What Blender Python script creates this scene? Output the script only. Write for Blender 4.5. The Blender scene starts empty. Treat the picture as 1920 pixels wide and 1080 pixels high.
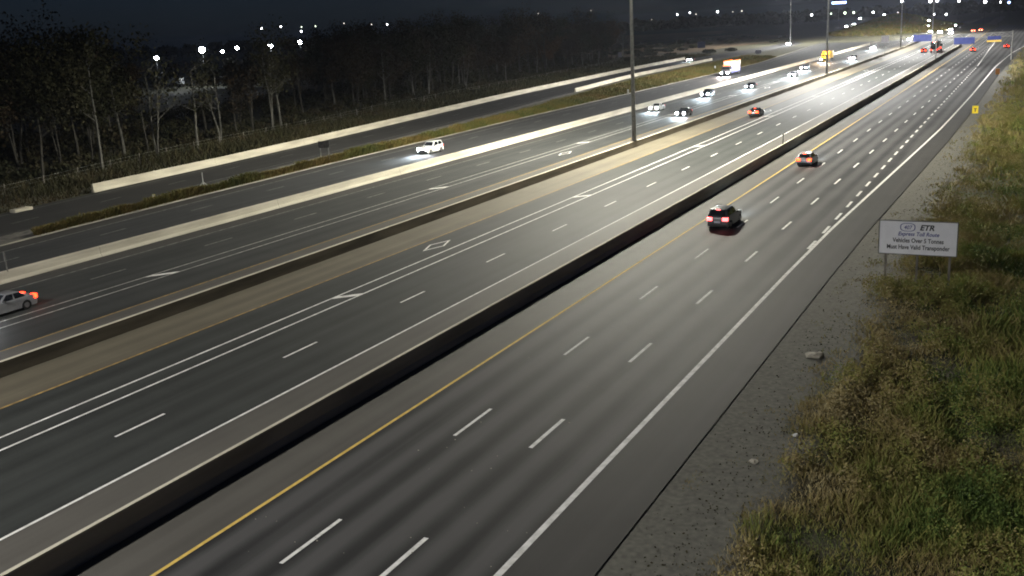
import bpy, bmesh, math, random
import numpy as np
from mathutils import Vector, Matrix

random.seed(7)
rng = np.random.default_rng(7)
scene = bpy.context.scene
COL = scene.collection
R = math.radians

# ------------------------------------------------------------------ camera
CAM_H = 17.87
def make_camera():
    pitch, roll, yaw = R(14.606), R(-3.128), R(28.165)
    fwd = Vector((-math.sin(yaw) * math.cos(pitch), math.cos(yaw) * math.cos(pitch), -math.sin(pitch)))
    right = Vector((math.cos(yaw), math.sin(yaw), 0))
    up = right.cross(fwd)
    c, s = math.cos(roll), math.sin(roll)
    r2 = right * c + up * s
    u2 = up * c - right * s
    cd = bpy.data.cameras.new("traffic_camera")
    cd.sensor_fit = 'HORIZONTAL'
    cd.sensor_width = 36.0
    cd.lens = 1883.5 / 1920 * 36.0
    cd.clip_start = 0.5
    cd.clip_end = 20000
    co = bpy.data.objects.new("camera", cd)
    m = Matrix((r2, u2, -fwd)).transposed().to_4x4()
    m.translation = Vector((0, 0, CAM_H))
    co.matrix_world = m
    COL.objects.link(co)
    scene.camera = co
make_camera()

# ------------------------------------------------------------------ night sky
world = bpy.data.worlds.new("World")
scene.world = world
world.use_nodes = True
wn = world.node_tree.nodes
wl = world.node_tree.links
wn.clear()
w_out = wn.new('ShaderNodeOutputWorld')
w_bg = wn.new('ShaderNodeBackground')
w_sky = wn.new('ShaderNodeTexSky')
w_sky.sky_type = 'NISHITA'
w_sky.sun_disc = False
w_sky.sun_elevation = R(38)
w_sky.sun_rotation = R(200)
w_bg.inputs['Strength'].default_value = 0.0030
w_tint = wn.new('ShaderNodeMix')                  # deep night blue
w_tint.data_type = 'RGBA'
w_tint.blend_type = 'MULTIPLY'
w_tint.inputs['Factor'].default_value = 1.0
w_tint.inputs['B'].default_value = (0.60, 0.86, 1.55, 1)
wl.new(w_sky.outputs[0], w_tint.inputs['A'])
wl.new(w_tint.outputs['Result'], w_bg.inputs['Color'])
wl.new(w_bg.outputs[0], w_out.inputs['Surface'])
scene.view_settings.view_transform = 'Standard'
scene.view_settings.look = 'None'
scene.view_settings.gamma = 1
scene.view_settings.use_curve_mapping = False
scene.view_settings.exposure = 0.0
scene.render.engine = 'CYCLES'
scene.cycles.max_bounces = 5
scene.cycles.sample_clamp_indirect = 2.0
scene.cycles.use_denoising = True
scene.cycles.filter_width = 1.9
scene.cycles.volume_bounces = 0

# brightness of the highway lighting, one entry per high mast pole (position along the road, watts, colour)
LAMP_WARM = (1.0, 0.96, 0.81)
LAMP_NEUT = (1.0, 0.985, 0.94)
MASTS = [(-14, 1.7e5, LAMP_NEUT), (137, 3.4e5, LAMP_WARM), (285, 5.3e5, LAMP_NEUT), (449, 4.6e5, LAMP_NEUT), (605, 4.2e5, LAMP_NEUT)]

# ------------------------------------------------------------------ helpers
def new_mesh(name, verts, faces, smooth=False):
    me = bpy.data.meshes.new(name)
    me.from_pydata([tuple(v) for v in verts], [], faces)
    me.update()
    if smooth:
        me.polygons.foreach_set('use_smooth', [True] * len(me.polygons))
    return me

def np_mesh(name, verts, quads):
    """verts (n,3), quads (m,k) -> mesh, fast."""
    me = bpy.data.meshes.new(name)
    n, m, k = len(verts), len(quads), quads.shape[1]
    me.vertices.add(n)
    me.vertices.foreach_set('co', np.asarray(verts, np.float32).ravel())
    me.loops.add(m * k)
    me.loops.foreach_set('vertex_index', np.asarray(quads, np.int32).ravel())
    me.polygons.add(m)
    me.polygons.foreach_set('loop_start', np.arange(0, m * k, k, dtype=np.int32))
    me.update(calc_edges=True)
    return me

def link(name, me, mat=None, parent=None):
    o = bpy.data.objects.new(name, me)
    COL.objects.link(o)
    if mat is not None and me is not None and len(me.materials) == 0:
        me.materials.append(mat)
    if parent is not None:
        o.parent = parent
    return o

def empty(name, loc, rz=0.0):
    o = bpy.data.objects.new(name, None)
    o.location = loc
    o.rotation_euler = (0, 0, rz)
    o.empty_display_size = 0.3
    COL.objects.link(o)
    return o

def tag(o, label, cat, group=None):
    o['label'] = label
    o['category'] = cat
    if group:
        o['group'] = group
    return o

def structure(o):
    o['kind'] = 'structure'
    return o

def stuff(o, label=None, cat=None):
    o['kind'] = 'stuff'
    if label:
        o['label'] = label
    if cat:
        o['category'] = cat
    return o

class MB:
    """collects simple shapes into one mesh"""
    def __init__(self):
        self.v, self.f = [], []
    def box(self, x0, x1, y0, y1, z0, z1):
        b = len(self.v)
        self.v += [(x0, y0, z0), (x1, y0, z0), (x1, y1, z0), (x0, y1, z0), (x0, y0, z1), (x1, y0, z1), (x1, y1, z1), (x0, y1, z1)]
        self.f += [(b, b + 3, b + 2, b + 1), (b + 4, b + 5, b + 6, b + 7), (b, b + 1, b + 5, b + 4), (b + 1, b + 2, b + 6, b + 5), (b + 2, b + 3, b + 7, b + 6), (b + 3, b, b + 4, b + 7)]
        return self
    def tube(self, p0, p1, r0, r1, n=8, caps=True):
        p0, p1 = Vector(p0), Vector(p1)
        d = (p1 - p0).normalized()
        a = d.orthogonal().normalized()
        c = d.cross(a)
        b = len(self.v)
        for p, r in ((p0, r0), (p1, r1)):
            for i in range(n):
                t = 2 * math.pi * i / n
                self.v.append(tuple(p + a * (math.cos(t) * r) + c * (math.sin(t) * r)))
        for i in range(n):
            j = (i + 1) % n
            self.f.append((b + i, b + j, b + n + j, b + n + i))
        if caps:
            self.f.append(tuple(range(b + n - 1, b - 1, -1)))
            self.f.append(tuple(range(b + n, b + 2 * n)))
        return self
    def quad(self, a, b_, c, d):
        b = len(self.v)
        self.v += [tuple(a), tuple(b_), tuple(c), tuple(d)]
        self.f.append((b, b + 1, b + 2, b + 3))
        return self
    def mesh(self, name, bevel=0.0, smooth=False, seg=2):
        me = new_mesh(name, self.v, self.f)
        if bevel:
            bm = bmesh.new()
            bm.from_mesh(me)
            es = [e for e in bm.edges if len(e.link_faces) == 2 and e.calc_face_angle(0) > 0.5]
            bmesh.ops.bevel(bm, geom=es, offset=bevel, segments=seg, affect='EDGES', profile=0.5)
            bm.to_mesh(me)
            bm.free()
            smooth = True
        if smooth:
            me.polygons.foreach_set('use_smooth', [True] * len(me.polygons))
            try:
                me.set_sharp_from_angle(angle=R(35))
            except Exception:
                pass
        return me
    def build(self, name, mat, parent=None, bevel=0.0, smooth=False, seg=2):
        return link(name, self.mesh(name, bevel, smooth, seg), mat, parent)

# smooth value noise in numpy, used for heights and density of the vegetation
_tab = rng.random((256, 256))
def vnoise(x, y):
    xi, yi = np.floor(x).astype(int), np.floor(y).astype(int)
    fx, fy = x - xi, y - yi
    fx, fy = fx * fx * (3 - 2 * fx), fy * fy * (3 - 2 * fy)
    a = _tab[xi & 255, yi & 255]; b = _tab[(xi + 1) & 255, yi & 255]
    c = _tab[xi & 255, (yi + 1) & 255]; d = _tab[(xi + 1) & 255, (yi + 1) & 255]
    return (a * (1 - fx) + b * fx) * (1 - fy) + (c * (1 - fx) + d * fx) * fy
def fbm(x, y, o=4):
    s, a, t = 0, 1.0, 0
    for i in range(o):
        s = s + a * vnoise(x * 2 ** i + 17.3 * i, y * 2 ** i + 5.1 * i)
        t += a
        a *= 0.5
    return s / t

# ------------------------------------------------------------------ materials
MATS = {}
def mat_new(name):
    m = bpy.data.materials.new(name)
    m.use_nodes = True
    nt = m.node_tree
    nt.nodes.clear()
    out = nt.nodes.new('ShaderNodeOutputMaterial')
    bs = nt.nodes.new('ShaderNodeBsdfPrincipled')
    nt.links.new(bs.outputs[0], out.inputs['Surface'])
    MATS[name] = m
    return m, nt, bs

def setv(bs, key, v):
    if key in bs.inputs:
        bs.inputs[key].default_value = v

def noise_mat(name, c0, c1, scale=6.0, rough=0.7, detail=5, bump=0.0, bump_scale=None, coords='Object', metallic=0.0, spec=0.5, coat=0.0, c2=None, stretch=None):
    m, nt, bs = mat_new(name)
    N, L = nt.nodes, nt.links
    tc = N.new('ShaderNodeTexCoord')
    geo = N.new('ShaderNodeNewGeometry')
    src = geo.outputs['Position'] if coords == 'World' else tc.outputs['Object']
    if stretch:
        mp = N.new('ShaderNodeMapping')
        mp.inputs['Scale'].default_value = stretch
        L.new(src, mp.inputs['Vector'])
        src = mp.outputs[0]
    nz = N.new('ShaderNodeTexNoise')
    nz.inputs['Scale'].default_value = scale
    nz.inputs['Detail'].default_value = detail
    L.new(src, nz.inputs['Vector'])
    cr = N.new('ShaderNodeValToRGB')
    cr.color_ramp.elements[0].position = 0.33
    cr.color_ramp.elements[1].position = 0.67
    cr.color_ramp.elements[0].color = (*c0, 1)
    cr.color_ramp.elements[1].color = (*c1, 1)
    if c2:
        e = cr.color_ramp.elements.new(0.5)
        e.color = (*c2, 1)
    L.new(nz.outputs['Fac'], cr.inputs['Fac'])
    L.new(cr.outputs['Color'], bs.inputs['Base Color'])
    setv(bs, 'Roughness', rough)
    setv(bs, 'Metallic', metallic)
    setv(bs, 'Specular IOR Level', spec)
    setv(bs, 'Coat Weight', coat)
    if bump:
        nb = N.new('ShaderNodeTexNoise')
        nb.inputs['Scale'].default_value = bump_scale or scale * 8
        nb.inputs['Detail'].default_value = 3
        L.new(src, nb.inputs['Vector'])
        bp = N.new('ShaderNodeBump')
        bp.inputs['Strength'].default_value = bump
        bp.inputs['Distance'].default_value = 0.02
        L.new(nb.outputs['Fac'], bp.inputs['Height'])
        L.new(bp.outputs[0], bs.inputs['Normal'])
    return m

def emit_mat(name, col, strength, base=(0.6, 0.6, 0.6)):
    m, nt, bs = mat_new(name)
    N, L = nt.nodes, nt.links
    tc = N.new('ShaderNodeTexCoord')
    nz = N.new('ShaderNodeTexNoise')
    nz.inputs['Scale'].default_value = 12
    L.new(tc.outputs['Object'], nz.inputs['Vector'])
    mr = N.new('ShaderNodeMapRange')
    mr.inputs['To Min'].default_value = strength * 0.85
    mr.inputs['To Max'].default_value = strength * 1.15
    L.new(nz.outputs['Fac'], mr.inputs['Value'])
    setv(bs, 'Base Color', (*base, 1))
    setv(bs, 'Emission Color', (*col, 1))
    L.new(mr.outputs[0], bs.inputs['Emission Strength'])
    setv(bs, 'Roughness', 0.3)
    return m

def asphalt_mat(name, dark, light, x0=None, lane=3.75, streak=0.5, rough=0.74):
    """asphalt with fine aggregate, long worn wheel tracks (across x = world lateral) and patchy wear."""
    m, nt, bs = mat_new(name)
    N, L = nt.nodes, nt.links
    geo = N.new('ShaderNodeNewGeometry')
    P = geo.outputs['Position']
    mp = N.new('ShaderNodeMapping')
    mp.inputs['Scale'].default_value = (1.0, 0.02, 1.0)
    L.new(P, mp.inputs['Vector'])
    nz = N.new('ShaderNodeTexNoise')        # long streaks
    nz.inputs['Scale'].default_value = 1.1
    nz.inputs['Detail'].default_value = 4
    L.new(mp.outputs[0], nz.inputs['Vector'])
    n2 = N.new('ShaderNodeTexNoise')        # patches
    n2.inputs['Scale'].default_value = 0.22
    n2.inputs['Detail'].default_value = 5
    L.new(P, n2.inputs['Vector'])
    n3 = N.new('ShaderNodeTexNoise')        # aggregate
    n3.inputs['Scale'].default_value = 22
    n3.inputs['Detail'].default_value = 2
    L.new(P, n3.inputs['Vector'])
    def math_(op, a, b=None):
        n = N.new('ShaderNodeMath')
        n.operation = op
        for i, v in enumerate((a, b)):
            if v is None:
                continue
            if isinstance(v, (int, float)):
                n.inputs[i].default_value = v
            else:
                L.new(v, n.inputs[i])
        return n.outputs[0]
    fac = math_('ADD', math_('MULTIPLY', nz.outputs['Fac'], 0.7), math_('MULTIPLY', n2.outputs['Fac'], 0.42))
    fac = math_('ADD', fac, math_('MULTIPLY', n3.outputs['Fac'], 0.28))
    if x0 is not None:
        sx = N.new('ShaderNodeSeparateXYZ')
        L.new(P, sx.inputs[0])
        ph = math_('MULTIPLY', math_('SUBTRACT', sx.outputs['X'], x0), 2 * math.pi * 2 / lane)
        wob = math_('MULTIPLY', math_('SUBTRACT', nz.outputs['Fac'], 0.5), 1.6)
        co = math_('COSINE', math_('ADD', math_('ADD', ph, math.pi), wob))
        fac = math_('ADD', fac, math_('MULTIPLY', co, 0.16 * streak))
    cr = N.new('ShaderNodeValToRGB')
    cr.color_ramp.elements[0].position = 0.40
    cr.color_ramp.elements[1].position = 0.92
    cr.color_ramp.elements[0].color = (*dark, 1)
    cr.color_ramp.elements[1].color = (*light, 1)
    L.new(fac, cr.inputs['Fac'])
    L.new(cr.outputs['Color'], bs.inputs['Base Color'])
    setv(bs, 'Roughness', rough)
    setv(bs, 'Specular IOR Level', 0.28)
    bp = N.new('ShaderNodeBump')
    bp.inputs['Strength'].default_value = 0.25
    bp.inputs['Distance'].default_value = 0.01
    L.new(n3.outputs['Fac'], bp.inputs['Height'])
    L.new(bp.outputs[0], bs.inputs['Normal'])
    return m

def leaf_mat(name, cols, patch=0.12, rough=0.75, dry_x=None):
    """blades or leaves: each island has its own tone, and tones drift in patches over the ground"""
    m, nt, bs = mat_new(name)
    N, L = nt.nodes, nt.links
    geo = N.new('ShaderNodeNewGeometry')
    nz = N.new('ShaderNodeTexNoise')
    nz.inputs['Scale'].default_value = patch
    nz.inputs['Detail'].default_value = 4
    L.new(geo.outputs['Position'], nz.inputs['Vector'])
    mx = N.new('ShaderNodeMath'); mx.operation = 'MULTIPLY_ADD'
    mx.inputs[1].default_value = 0.42
    L.new(geo.outputs['Random Per Island'], mx.inputs[0])
    sb = N.new('ShaderNodeMath'); sb.operation = 'MULTIPLY_ADD'
    sb.inputs[1].default_value = 1.9
    sb.inputs[2].default_value = -0.66
    L.new(nz.outputs['Fac'], sb.inputs[0])
    L.new(sb.outputs[0], mx.inputs[2])
    fac = mx.outputs[0]
    if dry_x:                                   # drier, browner plants towards the road salt and gravel
        sx = N.new('ShaderNodeSeparateXYZ')
        L.new(geo.outputs['Position'], sx.inputs[0])
        mr = N.new('ShaderNodeMapRange')
        mr.inputs['From Min'].default_value = dry_x[0]
        mr.inputs['From Max'].default_value = dry_x[1]
        mr.inputs['To Min'].default_value = 0.27
        mr.inputs['To Max'].default_value = -0.30
        L.new(sx.outputs['X'], mr.inputs['Value'])
        ad = N.new('ShaderNodeMath'); ad.operation = 'ADD'
        L.new(fac, ad.inputs[0]); L.new(mr.outputs[0], ad.inputs[1])
        fac = ad.outputs[0]
    cr = N.new('ShaderNodeValToRGB')
    el = cr.color_ramp.elements
    n = len(cols)
    el[0].position = 0.0; el[0].color = (*cols[0], 1)
    el[1].position = 1.0; el[1].color = (*cols[-1], 1)
    for i in range(1, n - 1):
        e = el.new(i / (n - 1)); e.color = (*cols[i], 1)
    L.new(fac, cr.inputs['Fac'])
    L.new(cr.outputs['Color'], bs.inputs['Base Color'])
    setv(bs, 'Roughness', rough)
    setv(bs, 'Specular IOR Level', 0.2)
    return m

M_LANE_EB = asphalt_mat('asphalt_collector_east', (0.016, 0.0165, 0.0172), (0.074, 0.072, 0.072), x0=-26.4, lane=3.75, streak=1.7)
M_LANE_EX = asphalt_mat('asphalt_express_east', (0.015, 0.0168, 0.0158), (0.047, 0.0505, 0.0475), x0=-34.1, lane=3.9, streak=0.35)
M_LANE_WX = asphalt_mat('asphalt_express_west', (0.017, 0.0185, 0.0185), (0.049, 0.051, 0.049), x0=-66.9, lane=3.8, streak=0.25)
M_LANE_WC = asphalt_mat('asphalt_collector_west', (0.022, 0.0235, 0.0245), (0.054, 0.055, 0.056), x0=-81.0, lane=4.2, streak=0.2)
M_SHOULDER = asphalt_mat('asphalt_shoulder', (0.056, 0.052, 0.046), (0.112, 0.104, 0.092))
M_SHOULDER_D = asphalt_mat('asphalt_outer_shoulder', (0.027, 0.026, 0.025), (0.056, 0.0535, 0.051))
M_SHOULDER_L = asphalt_mat('asphalt_pale_shoulder', (0.080, 0.069, 0.050), (0.165, 0.145, 0.104))  # pale asphalt, its tan tint carries the warm mast light
M_RAMP = asphalt_mat('asphalt_ramp', (0.022, 0.022, 0.023), (0.050, 0.049, 0.047))
M_GRAVEL = noise_mat('gravel', (0.092, 0.089, 0.074), (0.150, 0.144, 0.120), scale=4.0, rough=0.95, detail=8, bump=0.35, bump_scale=45, coords='World')
M_DIRT = noise_mat('dirt', (0.06, 0.056, 0.05), (0.16, 0.15, 0.13), scale=1.2, rough=0.95, detail=8, bump=0.6, bump_scale=12, coords='World')
M_WHITE = noise_mat('white_road_paint', (0.58, 0.575, 0.54), (0.88, 0.87, 0.84), scale=2.2, rough=0.8, detail=8, coords='World', spec=0.2, c2=(0.76, 0.75, 0.72))
M_YELLOW = noise_mat('yellow_road_paint', (0.58, 0.40, 0.09), (0.78, 0.55, 0.15), scale=3.0, rough=0.8, detail=8, coords='World', spec=0.2)
M_YELLOW_OLD = noise_mat('worn_yellow_road_paint', (0.22, 0.145, 0.055), (0.46, 0.31, 0.10), scale=2.0, rough=0.8, detail=8, coords='World', spec=0.2)
M_WHITE_MID = noise_mat('faded_white_road_paint', (0.30, 0.30, 0.28), (0.52, 0.515, 0.48), scale=2.0, rough=0.8, detail=8, coords='World', spec=0.2)
M_WHITE_OLD = noise_mat('worn_white_road_paint', (0.13, 0.13, 0.12), (0.33, 0.325, 0.30), scale=2.0, rough=0.8, detail=8, coords='World', spec=0.2)
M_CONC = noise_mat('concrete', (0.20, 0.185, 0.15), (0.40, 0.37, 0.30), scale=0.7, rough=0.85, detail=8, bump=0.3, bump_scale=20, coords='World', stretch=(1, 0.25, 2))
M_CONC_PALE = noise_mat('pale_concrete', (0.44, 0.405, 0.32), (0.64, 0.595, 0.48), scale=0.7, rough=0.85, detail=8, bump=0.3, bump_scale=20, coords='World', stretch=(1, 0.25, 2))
M_CONC_SHADE = noise_mat('shaded_median_concrete', (0.11, 0.095, 0.065), (0.24, 0.21, 0.15), scale=0.5, rough=0.9, detail=8, bump=0.4, bump_scale=14, coords='World', stretch=(1, 0.3, 2.5))  # shade of the median face put into this darker base colour
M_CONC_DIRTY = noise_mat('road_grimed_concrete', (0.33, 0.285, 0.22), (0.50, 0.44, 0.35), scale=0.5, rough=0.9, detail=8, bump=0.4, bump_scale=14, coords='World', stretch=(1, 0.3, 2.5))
M_GALV = noise_mat('galvanised_steel', (0.22, 0.22, 0.21), (0.34, 0.34, 0.32), scale=3, rough=0.5, metallic=0.35)
M_GALV_D = noise_mat('weathered_steel', (0.12, 0.115, 0.11), (0.2, 0.195, 0.18), scale=3, rough=0.55, metallic=0.4)
M_POST_W = noise_mat('white_post_plastic', (0.5, 0.5, 0.48), (0.72, 0.72, 0.7), scale=4, rough=0.5)
M_WOODPOST = noise_mat('weathered_wood', (0.10, 0.09, 0.075), (0.24, 0.22, 0.19), scale=4, rough=0.9, stretch=(1, 1, 0.2))
M_SIGN_W = noise_mat('white_sign_sheeting', (0.78, 0.78, 0.82), (0.86, 0.86, 0.90), scale=1.4, rough=0.4)
M_SIGN_BLUE = noise_mat('blue_sign_sheeting', (0.028, 0.042, 0.17), (0.045, 0.06, 0.23), scale=1.0, rough=0.4)
M_SIGN_YEL = noise_mat('yellow_sign_sheeting', (0.75, 0.55, 0.02), (0.85, 0.66, 0.04), scale=2.0, rough=0.4)
M_SIGN_BACK = noise_mat('sign_back_aluminium', (0.10, 0.10, 0.10), (0.16, 0.16, 0.16), scale=2.0, rough=0.5, metallic=0.5)
M_INK = noise_mat('black_sign_lettering', (0.02, 0.02, 0.025), (0.035, 0.035, 0.04), scale=5, rough=0.5)
M_INK_BLUE = noise_mat('blue_sign_lettering', (0.04, 0.05, 0.24), (0.06, 0.07, 0.30), scale=5, rough=0.5)
M_TYRE = noise_mat('tyre_rubber', (0.012, 0.012, 0.012), (0.025, 0.025, 0.025), scale=14, rough=0.85)
M_RIM = noise_mat('alloy_rim', (0.30, 0.30, 0.31), (0.45, 0.45, 0.46), scale=9, rough=0.35, metallic=0.8)
M_GLASS = noise_mat('tinted_glass', (0.012, 0.014, 0.016), (0.022, 0.024, 0.028), scale=2, rough=0.08, spec=0.6)
M_TRIM = noise_mat('black_plastic_trim', (0.015, 0.015, 0.015), (0.03, 0.03, 0.03), scale=9, rough=0.6)
M_PLATE = noise_mat('licence_plate', (0.6, 0.6, 0.72), (0.75, 0.75, 0.82), scale=9, rough=0.4)
M_HEAD = emit_mat('headlight_lens', (0.90, 0.93, 1.0), 600, (0.8, 0.8, 0.8))
M_HEAD_DIM = emit_mat('dipped_headlight_lens', (0.9, 0.93, 1.0), 0.3, (0.8, 0.8, 0.8))
M_HEAD_FAR = emit_mat('far_headlight_lens', (0.93, 0.92, 1.0), 1400, (0.8, 0.8, 0.8))
M_TAIL_P = emit_mat('pink_tail_light_lens', (1.0, 0.10, 0.10), 7, (0.4, 0.02, 0.02))
M_TAIL = emit_mat('tail_light_lens', (1.0, 0.035, 0.009), 11, (0.4, 0.02, 0.02))
M_TAIL_DIM = emit_mat('dim_tail_light_lens', (1.0, 0.022, 0.006), 0.4, (0.3, 0.02, 0.02))
M_TAIL_O = emit_mat('orange_tail_light_lens', (1.0, 0.055, 0.012), 11, (0.4, 0.02, 0.02))
M_AMBER = emit_mat('amber_marker_lens', (1.0, 0.17, 0.012), 6, (0.5, 0.2, 0.02))
M_LAMP = emit_mat('mast_luminaire_lens', LAMP_NEUT, 60, (0.8, 0.8, 0.8))
M_FLOOD = emit_mat('floodlight_lens', (0.85, 0.9, 1.0), 150, (0.8, 0.8, 0.8))
M_FAR_W = emit_mat('distant_white_lens', (0.95, 0.97, 1.0), 16, (0.8, 0.8, 0.8))
M_FAR_D = emit_mat('distant_dim_lens', (1.0, 0.9, 0.78), 2.2, (0.8, 0.8, 0.8))
M_FAR_G = emit_mat('distant_greenish_lens', (0.85, 1.0, 0.75), 4.5, (0.8, 0.8, 0.8))
M_FAR_B = emit_mat('distant_blue_lens', (0.35, 0.50, 1.0), 9, (0.8, 0.8, 0.8))
M_WINDOW = emit_mat('lit_shed_window', (0.8, 0.9, 1.0), 0.35, (0.3, 0.3, 0.3))

# ------------------------------------------------------------------ ground
def sm(t):
    t = np.clip(t, 0, 1)
    return t * t * (3 - 2 * t)
def hfun(x, y):
    """height of the open ground"""
    x = np.asarray(x, float); y = np.asarray(y, float)
    z = np.full(np.broadcast(x, y).shape, -0.11)
    side = sm((x + 9.0) / 7.0)                                   # right hand embankment falls to a ditch
    z = z - 0.55 * side + side * 0.5 * (fbm(x * 0.16, y * 0.16, 3) - 0.5)
    z = z + sm((x - 6) / 40.0) * 2.5
    z = z + sm((y - 300) / 420.0) * sm((x + 6 + (y - 300) * 0.02) / 34.0) * 15.0
    d = ((x + 92) / 30.0) ** 2 + ((y - 760) / 95.0) ** 2         # grassy mound beside the far interchange
    z = z + 10.5 * np.exp(-d * 1.1) * (0.8 + 0.4 * fbm(x * 0.05, y * 0.02, 3))
    d = ((x + 185) / 60.0) ** 2 + ((y - 1150) / 150.0) ** 2
    z = z + 7.0 * np.exp(-d)
    w = sm((-118 - x) / 40.0) * sm((y - 20) / 60)
    z = z + w * 0.8 * (fbm(x * 0.03, y * 0.03, 3) - 0.5)
    return z

def make_ground():
    xs = np.unique(np.concatenate([np.linspace(-4000, -600, 22), np.linspace(-600, -130, 60), np.linspace(-130, -9.5, 62), np.linspace(-9.5, 60, 110), np.linspace(60, 300, 26), np.linspace(300, 3000, 20)]))
    ys = np.unique(np.concatenate([np.linspace(-300, 0, 14), np.linspace(0, 160, 170), np.linspace(160, 420, 110), np.linspace(420, 1400, 120), np.linspace(1400, 5000, 24)]))
    X, Y = np.meshgrid(xs, ys)
    Z = hfun(X, Y)
    v = np.stack([X, Y, Z], -1).reshape(-1, 3)
    nx, ny = len(xs), len(ys)
    i = np.arange(nx - 1)[None, :] + nx * np.arange(ny - 1)[:, None]
    q = np.stack([i, i + 1, i + nx + 1, i + nx], -1).reshape(-1, 4)
    me = np_mesh('ground', v, q)
    me.polygons.foreach_set('use_smooth', [True] * len(me.polygons))
    m = noise_mat('grassy_ground', (0.055, 0.045, 0.030), (0.105, 0.088, 0.055), scale=0.35, rough=0.95, detail=10, bump=0.8, bump_scale=6, coords='World', c2=(0.060, 0.062, 0.030))
    structure(link('ground', me, m))
make_ground()
fld = [(-165, 460), (-150, 640), (-175, 800), (-330, 1150), (-800, 1080), (-700, 760), (-420, 560), (-230, 470)]
structure(link('stubble_field', new_mesh('stubble_field', [(x, y, float(hfun(x, y)) + 0.06) for x, y in fld], [tuple(range(len(fld)))]),
               noise_mat('stubble', (0.12, 0.085, 0.05), (0.2, 0.145, 0.085), scale=0.05, rough=0.95, detail=8, coords='World')))

# ------------------------------------------------------------------ roads
def cx(y):
    """slight bend of the highway to the left"""
    y = max(y, 0.0)
    return -1.2 * (y / 350.0) ** 2 if y < 460 else -2.07 - 0.018 * (y - 460)
YS = [-80, -40, -10] + list(range(10, 460, 15)) + list(range(460, 1250, 40))

def interp(pts):
    ys = [p[1] for p in pts]; xs = [p[0] for p in pts]
    return lambda y: float(np.interp(y, ys, xs))
def main(x):
    return lambda y: x + cx(y)

# lateral lines that drift (westbound collector and ramp)
fC = interp([(0, -80), (0, 55), (-0.8, 67), (-1.6, 80), (-2.2, 93), (-2.7, 106), (-3.3, 120), (-3.8, 146), (-4.4, 175), (-4.5, 310), (-6, 378), (-20, 541), (-36, 731), (-60, 1000), (-75, 1240)])
def coll(x):
    return lambda y: x + fC(y)
ramp_S = interp([(-92.0, -80), (-93.0, 66), (-94.2, 85), (-97.0, 106), (-99.6, 142), (-102.8, 172), (-106.0, 202), (-118.2, 308), (-121.5, 408), (-119.5, 566), (-125, 700), (-150, 1000), (-170, 1240)])
ramp_N = interp([(-103, -80), (-105.5, 73), (-107.2, 89), (-109.6, 121), (-123.8, 236), (-133.3, 350), (-137, 419), (-134, 566), (-139, 700), (-163, 1000), (-183, 1240)])

def strip(name, fa, fb, z, mat, y0=-80, y1=1240, thick=0.0, parent=None):
    ys = [y for y in YS if y0 < y < y1]
    ys = [y0] + ys + [y1]
    v, f = [], []
    for y in ys:
        a, b = fa(y), fb(y)
        v += [(a, y, z), (b, y, z)]
    for i in range(len(ys) - 1):
        f.append((2 * i, 2 * i + 1, 2 * i + 3, 2 * i + 2))
    if thick:
        n = len(v)
        v += [(p[0], p[1], p[2] - thick) for p in v]
        for i in range(len(ys) - 1):
            f.append((2 * i + 1, 2 * i + 1 + n, 2 * i + 3 + n, 2 * i + 3))
            f.append((2 * i, 2 * i + 2, 2 * i + 2 + n, 2 * i + n))
    return link(name, new_mesh(name, v, f), mat, parent)

edge_R = interp([(-15.2, -80), (-15.2, 80), (-13.6, 142), (-13.1, 164), (-12.7, 218), (-12.6, 313), (-11, 387), (-8.0, 449), (2, 560), (30, 800)])
pave_R = interp([(-12.2, -80), (-12.2, 80), (-11.6, 110), (-11.0, 142), (-10.6, 180), (-10.4, 280), (-9, 387), (-5.5, 449), (5, 560), (33, 800)])
Z = 0.0
road_ec = structure(strip('eastbound_collector_road', main(-26.4), edge_R, Z, M_LANE_EB, y1=800))
sh_e = structure(strip('outer_shoulder', edge_R, pave_R, Z, M_SHOULDER_D, thick=0.11, y1=800))
sh_ec = structure(strip('inner_shoulder', main(-29.5), main(-26.4), Z, M_SHOULDER))
road_ex = structure(strip('eastbound_express_road', main(-47.1), main(-34.05), Z, M_LANE_EX))
structure(strip('express_outer_shoulder', main(-34.05), main(-29.5), Z, M_SHOULDER))
structure(strip('express_median_shoulder', main(-51.6), main(-47.1), Z, M_SHOULDER_L))
road_wx = structure(strip('westbound_express_road', main(-70.7), main(-56.4), Z, M_LANE_WX))
structure(strip('westbound_median_shoulder', main(-56.4), main(-51.6), Z, M_SHOULDER))
structure(strip('westbound_outer_shoulder', main(-73.4), main(-70.7), Z, M_SHOULDER_D))
road_wc = structure(strip('westbound_collector_road', coll(-84.9), lambda y: max(-76.2 + cx(y), coll(-76.2)(y)), Z, M_LANE_WC))
structure(strip('westbound_collector_inner_shoulder', lambda y: max(-76.2 + cx(y), coll(-76.2)(y)), main(-73.4), Z, M_SHOULDER_L))
structure(strip('westbound_collector_outer_shoulder', coll(-87.5), coll(-84.9), Z, M_SHOULDER_D, thick=0.1))
road_ramp = structure(strip('entrance_ramp_road', ramp_N, ramp_S, Z, M_RAMP, thick=0.1))
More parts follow.
